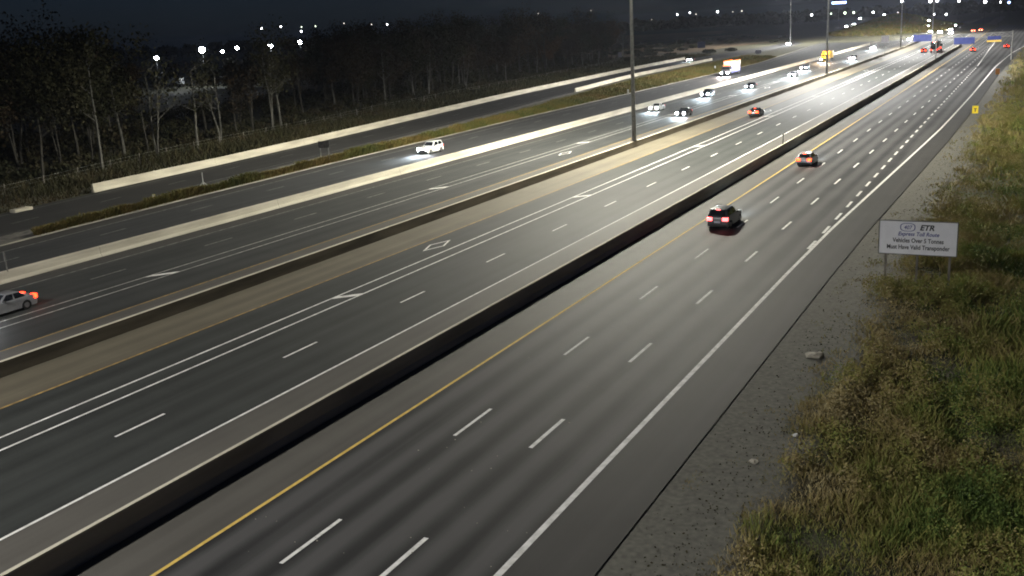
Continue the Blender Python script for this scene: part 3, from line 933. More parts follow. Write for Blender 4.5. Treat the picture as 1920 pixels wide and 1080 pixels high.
def truck_wheel(r, x, y, rad=0.5, w=0.3):
    s = 1 if x > 0 else -1
    t = MB().tube((x - s * w, y, rad), (x, y, rad), rad, rad, 18).build('wheel', M_TYRE, r, smooth=True)
    MB().tube((x - s * 0.08, y, rad), (x + s * 0.01, y, rad), rad * 0.55, rad * 0.45, 12).build('rim', M_RIM, t, smooth=True)
def tractor_cab(r, y0, paint, W=1.22, amber=True):
    """cab with hood facing -y; y0 = front bumper"""
    m = MB()
    prof = [(y0, 0.45), (y0, 1.25), (y0 + 0.25, 1.55), (y0 + 1.35, 1.75), (y0 + 1.85, 2.75), (y0 + 2.1, 2.95), (y0 + 3.1, 2.95), (y0 + 3.1, 0.45)]
    bm = bmesh.new()
    A = [bm.verts.new((-W, a, b)) for a, b in prof]; B = [bm.verts.new((W, a, b)) for a, b in prof]
    n = len(prof)
    bm.faces.new(A[::-1]); bm.faces.new(B)
    for i in range(n):
        j = (i + 1) % n
        bm.faces.new((A[i], A[j], B[j], B[i]))
    bmesh.ops.recalc_face_normals(bm, faces=bm.faces[:])
    bmesh.ops.bevel(bm, geom=[e for e in bm.edges if e.calc_face_angle(0) > 0.3], offset=0.07, segments=2, affect='EDGES', profile=0.5)
    me = bpy.data.meshes.new('cab')
    bm.to_mesh(me); bm.free()
    me.polygons.foreach_set('use_smooth', [True] * len(me.polygons)); me.set_sharp_from_angle(angle=R(35))
    link('cab', me, paint, r)
    a, b, c, d = Vector((-W * .88, y0 + 1.43, 1.86)), Vector((W * .88, y0 + 1.43, 1.86)), Vector((W * .85, y0 + 1.80, 2.62)), Vector((-W * .85, y0 + 1.80, 2.62))
    nr = (b - a).cross(d - a).normalized() * 0.03
    q = MB(); q.v = [tuple(p + nr) for p in (a, b, c, d)] + [tuple(p - nr) for p in (a, b, c, d)]
    q.f = [(0, 1, 2, 3), (0, 4, 5, 1), (1, 5, 6, 2), (2, 6, 7, 3), (3, 7, 4, 0)]
    q.build('windshield', M_GLASS, r)
    for s in (-1, 1):
        MB().box(min(s * W, s * (W + .02)), max(s * W, s * (W + .02)), y0 + 1.95, y0 + 2.85, 1.85, 2.6).build('side_window', M_GLASS, r)
        MB().box(min(s * W * .6, s * W * .95), max(s * W * .6, s * W * .95), y0 - 0.03, y0 + 0.1, 0.85, 1.12).build('headlight', M_HEAD_FAR, r, bevel=0.03)
        MB().box(min(s * W, s * (W + .22)), max(s * W, s * (W + .22)), y0 + 1.7, y0 + 1.8, 1.9, 2.5).build('side_mirror', M_TRIM, r)
        truck_wheel(r, s * W, y0 + 1.0)
    MB().box(-0.6, 0.6, y0 - 0.02, y0 + 0.1, 0.7, 1.3).build('grille', M_TRIM, r)
    if amber:
        for k in range(5):
            MB().box(-0.9 + k * 0.42, -0.9 + k * 0.42 + 0.2, y0 + 1.95, y0 + 2.15, 2.9, 3.15).build('roof_marker_light', M_AMBER, r)
def cargo_box(r, y0, y1, z0, z1, mat, W=1.27, name='cargo_box'):
    MB().box(-W, W, y0, y1, z0, z1).build(name, mat, r, bevel=0.05)
def box_truck(x, y, label):
    r = empty('box_truck', (x, y, 0.005))
    tag(r, label, 'truck', 'trucks on the highway')
    tractor_cab(r, -5.0, PAINTS['grey'])
    cargo_box(r, -1.6, 8.2, 2.25, 4.05, PAINTS['white'])
    cargo_box(r, -1.5, 8.1, 0.75, 2.22, PAINTS['bluegrey'], W=1.22, name='side_skirt')
    for k in range(9):
        MB().box(-1.3 + 0.02, -1.18, -1.3 + k * 1.1, -1.1 + k * 1.1, 3.95, 4.25).build('top_marker_light', M_AMBER, r)
        MB().box(1.18, 1.3, -1.3 + k * 1.1, -1.1 + k * 1.1, 3.95, 4.25).build('top_marker_light', M_AMBER, r)
    for s in (-1, 1):
        for yy in (5.6, 6.9):
            truck_wheel(r, s * 1.27, yy)
        beam(r, s * 0.9, -5.2, 0.95, BEAM * 2, (1, 0.8, 0.7))
    return r
box_truck(-85.0, 305, 'truck with white box, blue side skirts and amber lights on the far westbound lane')
def yellow_truck(x, y):
    r = empty('box_truck', (x, y, 0.005))
    tag(r, 'yellow truck with amber lights and bright headlights beside the second pole', 'truck', 'trucks on the highway')
    tractor_cab(r, -4.6, PAINTS['yellow'], amber=True)
    cargo_box(r, -1.3, 5.6, 1.15, 3.6, PAINTS['yellow'])
    for k in range(6):
        MB().box(-1.1 + k * 0.4, -0.86 + k * 0.4, -1.44, -1.32, 3.3, 3.5).build('front_marker_light', M_AMBER, r)
    for s in (-1, 1):
        truck_wheel(r, s * 1.27, 3.9)
        beam(r, s * 0.9, -4.8, 0.95, BEAM * 3, (1, 0.75, 0.45))
    ld = bpy.data.lights.new('beacon_glow', 'POINT'); ld.energy = 2500; ld.color = (1, 0.5, 0.08); ld.shadow_soft_size = 0.15
    lo = bpy.data.objects.new('beacon_glow', ld); lo.location = (0, -3.2, 3.5); lo.parent = r; COL.objects.link(lo)
    MB().tube((0, -2.2, 2.96), (0, -2.2, 3.2), 0.14, 0.10, 10).build('roof_beacon', M_AMBER, r)
yellow_truck(lane_x(-67.0, 366), 369)
def semi(x, y):
    r = empty('semi_trailer_truck', (x, y, 0.005), math.pi)
    tag(r, 'dark semi trailer truck from behind with red marker lights on the express lanes', 'truck', 'trucks on the highway')
    cargo_box(r, -7.0, 7.0, 1.15, 4.0, PAINTS['black'], name='trailer')
    tractor_cab(r, -11.2, PAINTS['grey'], amber=False)
    MB().box(-0.5, 0.5, -8.1, -6.8, 0.7, 1.15).build('fifth_wheel_frame', M_TRIM, r)
    for s in (-1, 1):
        for yy in (4.4, 5.7, -8.6):
            truck_wheel(r, s * 1.27, yy)
        MB().box(min(s * .75, s * 1.2), max(s * .75, s * 1.2), 7.0, 7.06, 0.95, 1.2).build('tail_light', M_TAIL, r)
        for k in range(6):
            MB().box(min(s * 1.27, s * 1.33), max(s * 1.27, s * 1.33), -6.5 + k * 2.4, -6.2 + k * 2.4, 1.2, 1.4).build('side_marker_light', M_TAIL, r)
    for k in range(3):
        MB().box(-0.5 + k * 0.4, -0.3 + k * 0.4, 7.0, 7.05, 3.85, 3.97).build('top_marker_light', M_TAIL, r)
semi(lane_x(-35.8, 416), 417)

# ------------------------------------------------------------------ signs
def text_mesh(txt, size, width=None, shear=0.0, bold=0.0):
    cu = bpy.data.curves.new('lettering', 'FONT')
    cu.body = txt
    cu.size = size
    cu.shear = shear
    cu.offset = bold
    cu.extrude = 0.004
    cu.align_x = 'CENTER'
    cu.resolution_u = 3
    o = bpy.data.objects.new('lettering_tmp', cu)
    COL.objects.link(o)
    dg = bpy.context.evaluated_depsgraph_get()
    me = bpy.data.meshes.new_from_object(o.evaluated_get(dg))
    bpy.data.objects.remove(o)
    if width:
        xs = [v.co.x for v in me.vertices]
        k = width / (max(xs) - min(xs))
        for v in me.vertices:
            v.co.x *= k
    return me
def toll_sign():
    r = empty('road_sign', (-6.56, 67.5, -0.5), 0.0)
    tag(r, 'big white toll route sign on posts in the right hand weeds', 'road sign', 'road signs')
    W, zc, H2 = 2.32, 3.88, 1.08
    p = MB().box(-W, W, -0.025, 0.025, zc - H2, zc + H2).build('sign_panel', M_SIGN_W, r, bevel=0.01, seg=1)
    f = MB()
    f.box(-W - 0.03, W + 0.03, -0.035, 0.03, zc + H2 - 0.012, zc + H2 + 0.04)
    f.box(-W - 0.03, W + 0.03, -0.035, 0.03, zc - H2 - 0.04, zc - H2 + 0.012)
    f.box(-W - 0.045, -W + 0.012, -0.033, 0.028, zc - H2, zc + H2)
    f.box(W - 0.012, W + 0.045, -0.033, 0.028, zc - H2, zc + H2)
    f.build('sign_frame', M_SIGN_BACK, r)
    for x in (-1.9, 0.02, 1.95):
        MB().box(x - 0.075, x + 0.075, 0.03, 0.17, -0.2, zc + H2 - 0.1).build('sign_post', M_WOODPOST, r, bevel=0.015, seg=1)
    def put(txt, size, x, z, mat, width, shear=0.0, bold=0.0):
        me = text_mesh(txt, size, width, shear, bold)
        o = link('lettering', me, mat, p)
        o.rotation_euler = (math.pi / 2, 0, 0)
        o.location = (x, -0.034, z)
    put('407', 0.36, -0.62, zc + 0.56, M_INK_BLUE, 0.50, 0.2, 0.004)
    put('ETR', 0.48, 0.52, zc + 0.53, M_INK, 0.86, 0.25, 0.016)
    put('Express Toll Route', 0.36, 0.03, zc + 0.14, M_INK_BLUE, 2.45, 0.25, 0.006)
    put('Vehicles Over 5 Tonnes', 0.40, 0.03, zc - 0.30, M_INK, 3.05, 0.0, 0.008)
    put('Must Have Valid Transponder', 0.40, 0.03, zc - 0.74, M_INK, 3.75, 0.0, 0.008)
    ov = MB()
    n = 20
    for i in range(n):
        a0, a1 = 2 * math.pi * i / n, 2 * math.pi * (i + 1) / n
        pt = lambda a, s: (-0.62 + 0.46 * s * math.copysign(abs(math.cos(a)) ** 0.7, math.cos(a)), zc + 0.69 + 0.27 * s * math.copysign(abs(math.sin(a)) ** 0.7, math.sin(a)))
        (x0, z0), (x1, z1), (x2, z2), (x3, z3) = pt(a0, 1), pt(a1, 1), pt(a1, 0.88), pt(a0, 0.88)
        ov.quad((x0, -0.036, z0), (x1, -0.036, z1), (x2, -0.036, z2), (x3, -0.036, z3))
    ov.build('route_shield', M_INK_BLUE, p)
toll_sign()
def small_sign(x, y, w, h, zc, mat, label, posts=1, back=M_SIGN_BACK, yawd=0.0, name='road_sign', post_mat=None):
    zg = float(hfun(x, y)) if not (-92 < x < -12) else 0.0
    r = empty(name, (x, y, zg), R(yawd))
    tag(r, label, 'road sign', 'road signs')
    pm = post_mat or M_GALV_D
    xs = [0] if posts == 1 else [-w * 0.36, w * 0.36]
    for px in xs:
        MB().box(px - 0.05, px + 0.05, 0.02, 0.10, -0.1, zc + h / 2 - 0.05).build('sign_post', pm, r)
    MB().box(-w / 2, w / 2, -0.02, 0.015, zc - h / 2, zc + h / 2).build('sign_panel', mat, r)
    return r
ys_ = small_sign(-9.8, 180, 0.9, 1.2, 0.95, M_SIGN_YEL, 'small yellow warning sign in the weeds by the right verge')
me = MB(); me.box(-0.07, 0.07, -0.029, -0.021, 0.62, 1.05); me.box(-0.22, 0.22, -0.029, -0.021, 1.05, 1.17)
me.build('sign_symbol', M_INK, ys_)
small_sign(-51.9, 389, 2.6, 2.4, 6.2, noise_mat('unlit_white_sign', (0.4, 0.4, 0.46), (0.5, 0.5, 0.56), scale=1, rough=0.4), 'white sign on a single post standing on the far median')
small_sign(-92.8, 117.6, 1.7, 1.0, 2.7, M_GALV_D, 'dark two post sign seen from behind on the grass strip left of the white SUV', posts=2, yawd=20, post_mat=M_GALV)
small_sign(-156.5, 510, 4.0, 3.2, 3.6, noise_mat('dim_blue_sign', (0.03, 0.035, 0.08), (0.05, 0.055, 0.11), scale=1, rough=0.5), 'dim dark blue sign on posts beyond the ramp', posts=2)
small_sign(-168.5, 428, 1.7, 2.2, 3.2, noise_mat('pale_violet_sign', (0.5, 0.5, 0.6), (0.6, 0.6, 0.7), scale=1, rough=0.4), 'small pale sign at the wood edge, left of the thickest pole')
small_sign(-107.5, 430, 2.4, 1.6, 2.0, noise_mat('grey_violet_sign', (0.25, 0.25, 0.32), (0.32, 0.32, 0.4), scale=1, rough=0.4), 'low grey violet sign at the grass edge left of the yellow truck')
small_sign(-10.4, 271, 0.9, 1.3, 1.3, noise_mat('orange_marker_sheet', (0.75, 0.28, 0.06), (0.85, 0.36, 0.1), scale=3, rough=0.4), 'small orange marker board at the right road edge below the overhead signs')
small_sign(lane_x(-29.75, 133), 133.0, 0.05, 0.7, 2.1, M_GALV, 'thin bare post rising from the near barrier, right of centre')
small_sign(lane_x(-73.3, 51), 50.8, 0.06, 0.8, 2.1, M_GALV, 'thin bare post on the pale barrier near the left picture edge')

def delineator(x, y, h, label, mat=M_POST_W):
    r = empty('delineator_post', (x, y, 0.0))
    tag(r, label, 'post', 'roadside marker posts')
    MB().box(-0.28, 0.28, -0.09, 0.09, 0, 0.05).build('post_foot', M_TRIM, r)
    MB().box(-0.22, 0.22, -0.04, 0.04, 0.05, h).build('post_blade', mat, r, bevel=0.02, seg=1)
    MB().box(-0.18, 0.18, -0.05, -0.041, h - 0.32, h - 0.08).build('reflector', M_SIGN_W, r)
delineator(-91.0, 236, 1.25, 'white marker post beside the collector road, right of the thickest pole')
delineator(-99.0, 338, 1.25, 'white marker post at the grass edge, right of the white box truck')
delineator(-92.5, 84.5, 0.9, 'short yellow marker post on the small dirt strip at left', noise_mat('dull_yellow_plastic', (0.4, 0.36, 0.12), (0.5, 0.45, 0.18), scale=4, rough=0.6))
def broken_post(x, y):
    r = empty('broken_sign_stand', (x, y, 0))
    tag(r, 'pale splayed sign stand with one upright on the strip between ramp and collector', 'sign stand')
    MB().tube((0, 0, 0), (0.05, 0, 2.3), 0.07, 0.06, 8).build('upright', M_POST_W, r)
    for k, (dx, dy) in enumerate(((-0.9, -0.3), (0.8, -0.4), (1.2, 0.5), (-0.5, 0.6))):
        MB().tube((0, 0, 1.15), (dx, dy, 0), 0.05, 0.06, 6).build('leg', M_POST_W, r)
broken_post(-92.2, 92.3)
def kerb_end(x, y):
    r = link('concrete_block', MB().box(-0.5, 0.5, -1.2, 1.2, 0, 0.35).mesh('concrete_block', bevel=0.05), M_CONC_PALE)
    r.location = (x, y, 0)
    tag(r, 'low pale concrete block on the ramp shoulder at the left picture edge', 'concrete block')
kerb_end(-105.0, 76.0)

# overhead sign gantry
def gantry():
    Y = 345.0
    x0, x1, x2 = -51.0, -29.75 + cx(345), -9.8
    r = empty('sign_gantry', (0, Y, 0))
    tag(r, 'thin overhead sign gantry spanning the eastbound lanes', 'gantry')
    for x in (x1, x2):
        for dy in (-0.5, 0.5):
            MB().tube((x, dy, 0.9 if x == x1 else -0.1), (x, dy, 8.6), 0.16, 0.13, 8).build('column', M_GALV, r)
    m = MB()
    for z in (7.0, 8.2):
        for dy in (-0.5, 0.5):
            m.tube((-44, dy, z), (x2, dy, z), 0.07, 0.07, 6)
    k = 0
    x = -44.0
    while x < x2 - 1.5:
        for dy in (-0.5, 0.5):
            m.tube((x, dy, 7.0 if k % 2 else 8.2), (x + 1.6, dy, 8.2 if k % 2 else 7.0), 0.04, 0.04, 5)
        x += 1.6; k += 1
    m.build('truss', M_GALV, r)
    specs = [(-37.6, -32.3, 6.45, 8.45, 'blue overhead sign over the express lanes, leftmost of three', False),
             (-25.9, -20.1, 5.15, 7.15, 'blue overhead sign over the collector lanes, middle of three', False),
             (-16.6, -12.9, 5.5, 7.2, 'violet overhead sign with a yellow strip, rightmost of three', True)]
    for (a, b, z0, z1, lab, ex) in specs:
        s = empty('overhead_sign', ((a + b) / 2, Y - 0.7, z0))
        tag(s, lab, 'overhead sign', 'overhead signs on the gantry')
        w = (b - a) / 2
        zb = 0.6 if ex else 0.0
        MB().box(-w, w, -0.04, 0.04, zb, z1 - z0).build('sign_panel', M_SIGN_BLUE, s, bevel=0.015, seg=1)
        if ex:
            MB().box(-w - 0.15, w + 0.15, -0.045, 0.035, 0.0, 0.55).build('exit_strip', noise_mat('yellow_exit_strip', (0.75, 0.5, 0.08), (0.85, 0.6, 0.12), scale=1, rough=0.4), s)
        for px in (-w * 0.6, w * 0.6):
            MB().box(px - 0.05, px + 0.05, 0.045, 0.2, 0.1, z1 - z0 + 0.1).build('hanger', M_GALV_D, s)
gantry()

# ------------------------------------------------------------------ distant lights
def lamp_post(x, y, z, rad, mat, label, cat='street light', group='lamps scattered along the horizon', name='street_lamp', arm=0.0, watts=0):
    zg = float(hfun(x, y))
    r = empty(name, (x, y, zg))
    tag(r, label, cat, group)
    h = z - zg
    if group.startswith('lamps'):
        rad *= random.uniform(0.45, 0.7)
    MB().tube((0, 0, 0), (0, 0, h + rad), 0.14, 0.08, 6).build('post', M_TRIM, r)
    ax, ay = -x, -y
    l = math.hypot(ax, ay); ax, ay = ax / l, ay / l
    # lamp head hangs on the camera-facing side of its post, a flattened drum with a lens
    hd = MB()
    hd.tube((ax * 0.25, ay * 0.25, h), (ax * (0.25 + rad * 0.5), ay * (0.25 + rad * 0.5), h), rad * 0.8, rad, 12)
    lo = hd.build('lamp_head', M_GALV_D, r, smooth=True)
    ln = MB().tube((ax * (0.26 + rad * 0.5), ay * (0.26 + rad * 0.5), h), (ax * (0.30 + rad * 0.7), ay * (0.30 + rad * 0.7), h), rad * 0.93, rad * 0.6, 12)
    ln.build('lamp_lens', mat, lo, smooth=True)
    if watts:
        ld = bpy.data.lights.new('flood_lamp', 'POINT'); ld.energy = watts; ld.color = (0.85, 0.92, 1.0); ld.shadow_soft_size = 0.5
        p = bpy.data.objects.new('flood_lamp', ld); p.location = (ax * 2.0, ay * 2.0, h - 0.5); p.parent = r; COL.objects.link(p)
FL = 'floodlights over the yard behind the wood'
lamp_post(-304.6, 289.2, 13.1, 0.85, M_FLOOD, 'second brightest floodlight, leftmost above the wood', 'floodlight', FL, 'floodlight', watts=4e3)
lamp_post(-313.3, 323.0, 14.9, 1.25, M_FLOOD, 'brightest blue white floodlight above the wood', 'floodlight', FL, 'floodlight', watts=1.2e4)
lamp_post(-355.3, 379.7, 13.15, 0.6, M_FLOOD, 'small dim floodlight just right of the brightest one', 'floodlight', FL, 'floodlight')
lamp_post(-350.2, 384.4, 14.5, 0.75, M_FLOOD, 'small round floodlight, second right of the brightest one', 'floodlight', FL, 'floodlight')
lamp_post(-325.2, 379.8, 14.8, 1.0, M_FLOOD, 'round white floodlight above the wood, midway along the yard', 'floodlight', FL, 'floodlight', watts=8e3)
lamp_post(-377.6, 466.3, 15.3, 1.0, M_FLOOD, 'round white floodlight, rightmost above the wood', 'floodlight', FL, 'floodlight', watts=5e3)
FAR = [  # x, y, z, radius, material
    (-983, 1133, 33.2, 2.6, M_FAR_W), (-962, 1150, 33.9, 2.4, M_FAR_W), (-940, 1168, 32.0, 1.8, M_FAR_G), (-925, 1180, 32.2, 2.2, M_FAR_G), (-598, 742, 23.0, 1.3, M_FAR_W),
    (-893, 1205, 34.0, 1.6, M_FAR_D), (-862, 1228, 30.5, 1.5, M_FAR_D), (-843, 1240, 29.1, 2.0, M_FAR_W),
    (-655, 1349, 33.0, 1.8, M_FAR_D), (-586, 1380, 33.0, 1.3, M_FAR_D), (-506, 1412, 16.0, 1.4, M_FAR_D),
    (-472, 1424, 21.0, 2.3, M_FAR_W), (-455, 1429, 22.5, 2.0, M_FAR_W), (-447, 1432, 20.0, 1.3, M_FAR_D), (-418, 1440, 21.8, 2.4, M_FAR_W), (-398, 1446, 20.5, 1.3, M_FAR_D), (-386, 1449, 21.0, 1.7, M_FAR_D),
    (-255, 1275, 11.6, 2.2, M_FAR_W), (-226, 1240, 12.0, 1.7, M_FAR_G), (-208, 1225, 12.0, 2.2, M_FAR_G), (-199, 1228, 12.0, 2.0, M_FAR_G), (-168, 1160, 11.5, 2.0, M_FAR_W), (-134, 991, 9.6, 1.7, M_FAR_W),
    (-95.5, 794, 20.2, 1.6, M_FAR_W), (-77, 797, 19.2, 1.6, M_FAR_W), (-72.5, 797, 19.2, 1.6, M_FAR_W), (-58.3, 798, 18.1, 1.5, M_FAR_W), (-41.5, 799, 16.7, 1.5, M_FAR_W), (-31.8, 799, 15.9, 1.2, M_FAR_W), (-26.5, 800, 15.4, 1.6, M_FAR_B),
    (-98, 794, 12.4, 0.9, M_FAR_D), (-73.5, 790, 10.0, 1.2, M_FAR_W), (-65.5, 790, 9.5, 1.2, M_FAR_W)]
FAR_WHERE = ['leftmost white lamp of a pair at the horizon above the floodlights', 'right white lamp of a pair at the horizon above the floodlights', 'dimmer greenish lamp right of the horizon pair', 'greenish lamp right of the horizon pair, brighter one', 'white lamp below the greenish horizon lamps, above the rightmost floodlight',
    'dim lamp far out over the wood, left of two', 'dim lamp far out over the wood, right of two', 'white lamp at the horizon over the middle of the wood',
    'dim lamp at the horizon above the orange leaved trees', 'very dim lamp at the horizon left of the thickest pole', 'dim low lamp right of the thickest pole',
    'white lamp on the dark horizon, first right of the thickest pole', 'white lamp on the dark horizon, second right of the thickest pole', 'faint lamp beside the second white horizon lamp', 'brightest lamp on the dark horizon over the field', 'faint lamp right of the brightest horizon lamp over the field', 'faint warm lamp, rightmost over the dark field',
    'white lamp between the ramp pole and the second median pole', 'greenish lamp left of the second median pole', 'greenish lamp just right of the second median pole', 'second greenish lamp right of the second median pole', 'white lamp above the far headlight queue', 'white lamp at the left foot of the grassy mound',
    'white lamp at the top beside the third median pole', 'left lamp of a close pair at the top edge', 'right lamp of a close pair at the top edge', 'white lamp at the top edge right of the close pair', 'white lamp at the top edge, third from the right', 'small white lamp at the top edge, second from the right', 'blue tinted lamp at the top right corner',
    'small dim lamp above the grassy mound, left', 'white lamp above the grassy mound, middle', 'white lamp above the grassy mound, right']
for (x, y, z, rad, m), lab in zip(FAR, FAR_WHERE):
    lamp_post(x, y, z, rad, m, lab)
def blue_head():
    x, y = -190, 1083
    r = empty('lighting_pole', (x, y, 0)); tag(r, 'far pole with an oval blue glowing lamp head above the second median pole', 'light pole', 'tall lighting poles')
    MB().tube((0, 0, 0), (0, 0, 22.5), 0.4, 0.2, 8).build('pole_shaft', M_GALV_D, r)
    h = MB()
    for k in range(9):
        a = math.pi * 2 * k / 9
        h.tube((5.6 * math.cos(a), 3 * math.sin(a), 22.0), (5.6 * math.cos(a), 3 * math.sin(a), 24.0), 1.3, 1.5, 8)
    h.build('lamp_head', M_FAR_B, r)
    b = MB()
    for k in range(9):
        a = math.pi * 2 * k / 9
        b.tube((0, 0, 22.4), (5.6 * math.cos(a), 3 * math.sin(a), 22.4), 0.12, 0.1, 5)
    b.build('head_ring', M_GALV_D, r)
blue_head()

# the yard behind the wood: parked trailers and a pale shed
def yard():
    paints = [PAINTS['white'], PAINTS['silver'], PAINTS['white'], PAINTS['grey']]
    words = ['first', 'second', 'third', 'fourth', 'fifth', 'sixth', 'seventh', 'eighth', 'ninth', 'tenth']
    for k in range(10):
        t = k / 9
        x, y = -322 + 26 * t + random.uniform(-3, 3), 318 + 110 * t + random.uniform(-3, 3)
        r = empty('parked_trailer', (x - 10, y + 8, float(hfun(x, y))), R(random.uniform(60, 80)))
        tag(r, 'pale parked trailer in the floodlit yard behind the wood, %s from the left' % words[k], 'trailer', 'trailers parked in the yard')
        MB().box(-1.25, 1.25, -5, 5, 1.1, 3.8).build('cargo_box', paints[k % 4], r, bevel=0.04, seg=1)
        for s in (-1, 1):
            for yy in (2.6, 3.9):
                truck_wheel(r, s * 1.24, yy)
            MB().box(s * 0.8 - 0.06, s * 0.8 + 0.06, -3.6, -3.4, 0, 1.1).build('landing_leg', M_GALV_D, r)
    r = empty('warehouse', (-352, 520, 0), R(55)); tag(r, 'pale low warehouse shed right of the floodlit yard', 'building')
    MB().box(-18, 18, -9, 9, 0, 6).build('wall', PAINTS['white'], r)
    MB().box(-18.6, 18.6, -9.6, 9.6, 6, 6.6).build('roof', M_GALV_D, r)
    for k in range(5):
        MB().box(-16 + k * 7, -11.5 + k * 7, -9.06, -9.02, 0, 4).build('loading_door', M_SIGN_BACK, r)
    for k in range(6):
        MB().box(-16 + k * 6, -14.4 + k * 6, -9.05, -9.02, 4.5, 5.3).build('window', M_WINDOW, r)
yard()

# ------------------------------------------------------------------ vegetation
def blades(P, H, Wd, lean, tilt_dir=None):
    """P (n,3) roots; returns verts (n*4,3) and quads for tapered bent blades"""
    n = len(P)
    a = rng.uniform(0, 2 * np.pi, n)
    ld = rng.uniform(0, 2 * np.pi, n)
    dx, dy = np.cos(a) * Wd / 2, np.sin(a) * Wd / 2
    lx, ly = np.cos(ld) * lean * H, np.sin(ld) * lean * H
    z0 = np.zeros(n)
    b0 = P + np.stack([-dx, -dy, z0], 1); b1 = P + np.stack([dx, dy, z0], 1)
    t1 = P + np.stack([dx * 0.45 + lx, dy * 0.45 + ly, H], 1); t0 = P + np.stack([-dx * 0.45 + lx, -dy * 0.45 + ly, H * 0.96], 1)
    v = np.stack([b0, b1, t1, t0], 1).reshape(-1, 3)
    q = np.arange(n * 4).reshape(-1, 4)
    return v, q

M_WEEDS = leaf_mat('roadside_weeds', [(0.062, 0.105, 0.024), (0.130, 0.185, 0.042), (0.225, 0.235, 0.060), (0.275, 0.235, 0.082), (0.300, 0.232, 0.108), (0.38, 0.325, 0.17)], patch=0.22, dry_x=(-11, 5))
M_GRASS_STRIP = leaf_mat('strip_grass', [(0.045, 0.062, 0.014), (0.10, 0.10, 0.022), (0.135, 0.10, 0.028), (0.155, 0.10, 0.032)], patch=0.10)
M_UNDER = leaf_mat('wood_undergrowth', [(0.020, 0.024, 0.010), (0.040, 0.038, 0.014), (0.060, 0.042, 0.020)], patch=0.08)

def weeds():
    Vs, Qs, off = [], [], 0
    zones = [(24, 48, -11.6, 22, 150000, 0.028, 0.45), (48, 95, -11.4, 34, 160000, 0.045, 0.55), (95, 190, -10.8, 46, 90000, 0.085, 0.65), (190, 430, -9.6, 60, 70000, 0.17, 0.8)]
    for (y0, y1, x0, x1, n, w, h) in zones:
        # keep to what lies in front of the camera on the right
        X = rng.uniform(x0, x1, n); Y = rng.uniform(y0, y1, n)
        keep = X < 3.0 + (Y - 24) * 0.06 + 14 * sm((Y - 120) / 300.0) * 3
        vp = X / np.maximum(Y, 1)
        keep &= vp < 0.075 + 6.0 / Y
        dens = fbm(X * 0.45, Y * 0.45, 3)
        near = sm((X - (-11.4 + 3.2 * fbm(Y * 0.22, X * 0 + 3.3, 3))) / 2.8) ** 1.2 + 0.35 * (fbm(X * 0.9 + 7, Y * 0.6, 3) > 0.60)       # thins out towards the gravel
        keep &= rng.random(n) < np.clip(near * (0.42 + 1.5 * dens), 0, 1)
        X, Y = X[keep], Y[keep]
        tuft = fbm(X * 0.5 + 40, Y * 0.42, 3)
        hh = h * (0.18 + 2.2 * np.clip(tuft - 0.30, 0, 1) ** 1.3 + 0.8 * sm((fbm(X * 0.16, Y * 0.13 + 9, 2) - 0.5) * 5) * sm((X + 8) / 5)) * rng.uniform(0.55, 1.35, len(X))
        hh *= 0.45 + 0.55 * sm((X + 10.5) / 3.0)
        P = np.stack([X, Y, hfun(X, Y) - 0.02], 1)
        v, q = blades(P, hh, w * rng.uniform(0.6, 1.5, len(X)), rng.uniform(0.15, 0.9, len(X)))
        Vs.append(v); Qs.append(q + off); off += len(v)
    me = np_mesh('weeds', np.concatenate(Vs), np.concatenate(Qs))
    stuff(link('weeds', me, M_WEEDS), 'brown and green weeds covering the embankment right of the road', 'weeds')
weeds()

def leafy_clumps(name, spots, mat, n_leaf, label, cat, size):
    """low weed bushes as clouds of leaves"""
    Vs, Qs, off = [], [], 0
    for (x, y, r, h) in spots:
        z = float(hfun(x, y))
        u = rng.normal(size=(n_leaf, 3)); u /= np.linalg.norm(u, axis=1)[:, None]
        rad = rng.uniform(0.35, 1.0, n_leaf)[:, None]
        P = u * rad * np.array([r, r, h * 0.5]) + np.array([x, y, z + h * 0.45])
        P[:, 2] = np.maximum(P[:, 2], z)
        v, q = leaf_quads(P, size * rng.uniform(0.6, 1.4, n_leaf))
        Vs.append(v); Qs.append(q + off); off += len(v)
    me = np_mesh(name, np.concatenate(Vs), np.concatenate(Qs))
    return stuff(link(name, me, mat), label, cat)
def leaf_quads(P, s):
    n = len(P)
    a = rng.normal(size=(n, 3)); a /= np.linalg.norm(a, axis=1)[:, None]
    b = rng.normal(size=(n, 3)); b -= a * (a * b).sum(1)[:, None]; b /= np.linalg.norm(b, axis=1)[:, None]
    a = a * s[:, None] * 0.5; b = b * s[:, None] * 0.32
    v = np.stack([P - a, P - b, P + a, P + b], 1).reshape(-1, 3)
    return v, np.arange(n * 4).reshape(-1, 4)
spots = []
while len(spots) < 1000:
    y = 24 + 200 * random.random() ** 1.5
    x = random.uniform(-8.0, 4 + y * 0.07)
    if fbm(np.array(x * 0.12 + 3), np.array(y * 0.12))  > 0.36:
        k = 0.8 + y / 150
        spots.append((x, y, random.uniform(0.35, 1.1) * k, random.uniform(0.5, 1.5) * k))
for k in range(26):
    spots.append((random.uniform(-9.2, -3.6), random.uniform(64.8, 67.0), random.uniform(0.5, 0.9), random.uniform(0.9, 1.9)))
leafy_clumps('weed_bushes', spots, M_WEEDS, 260, 'knee high leafy weed clumps among the grass on the right embankment', 'weeds', 0.10)

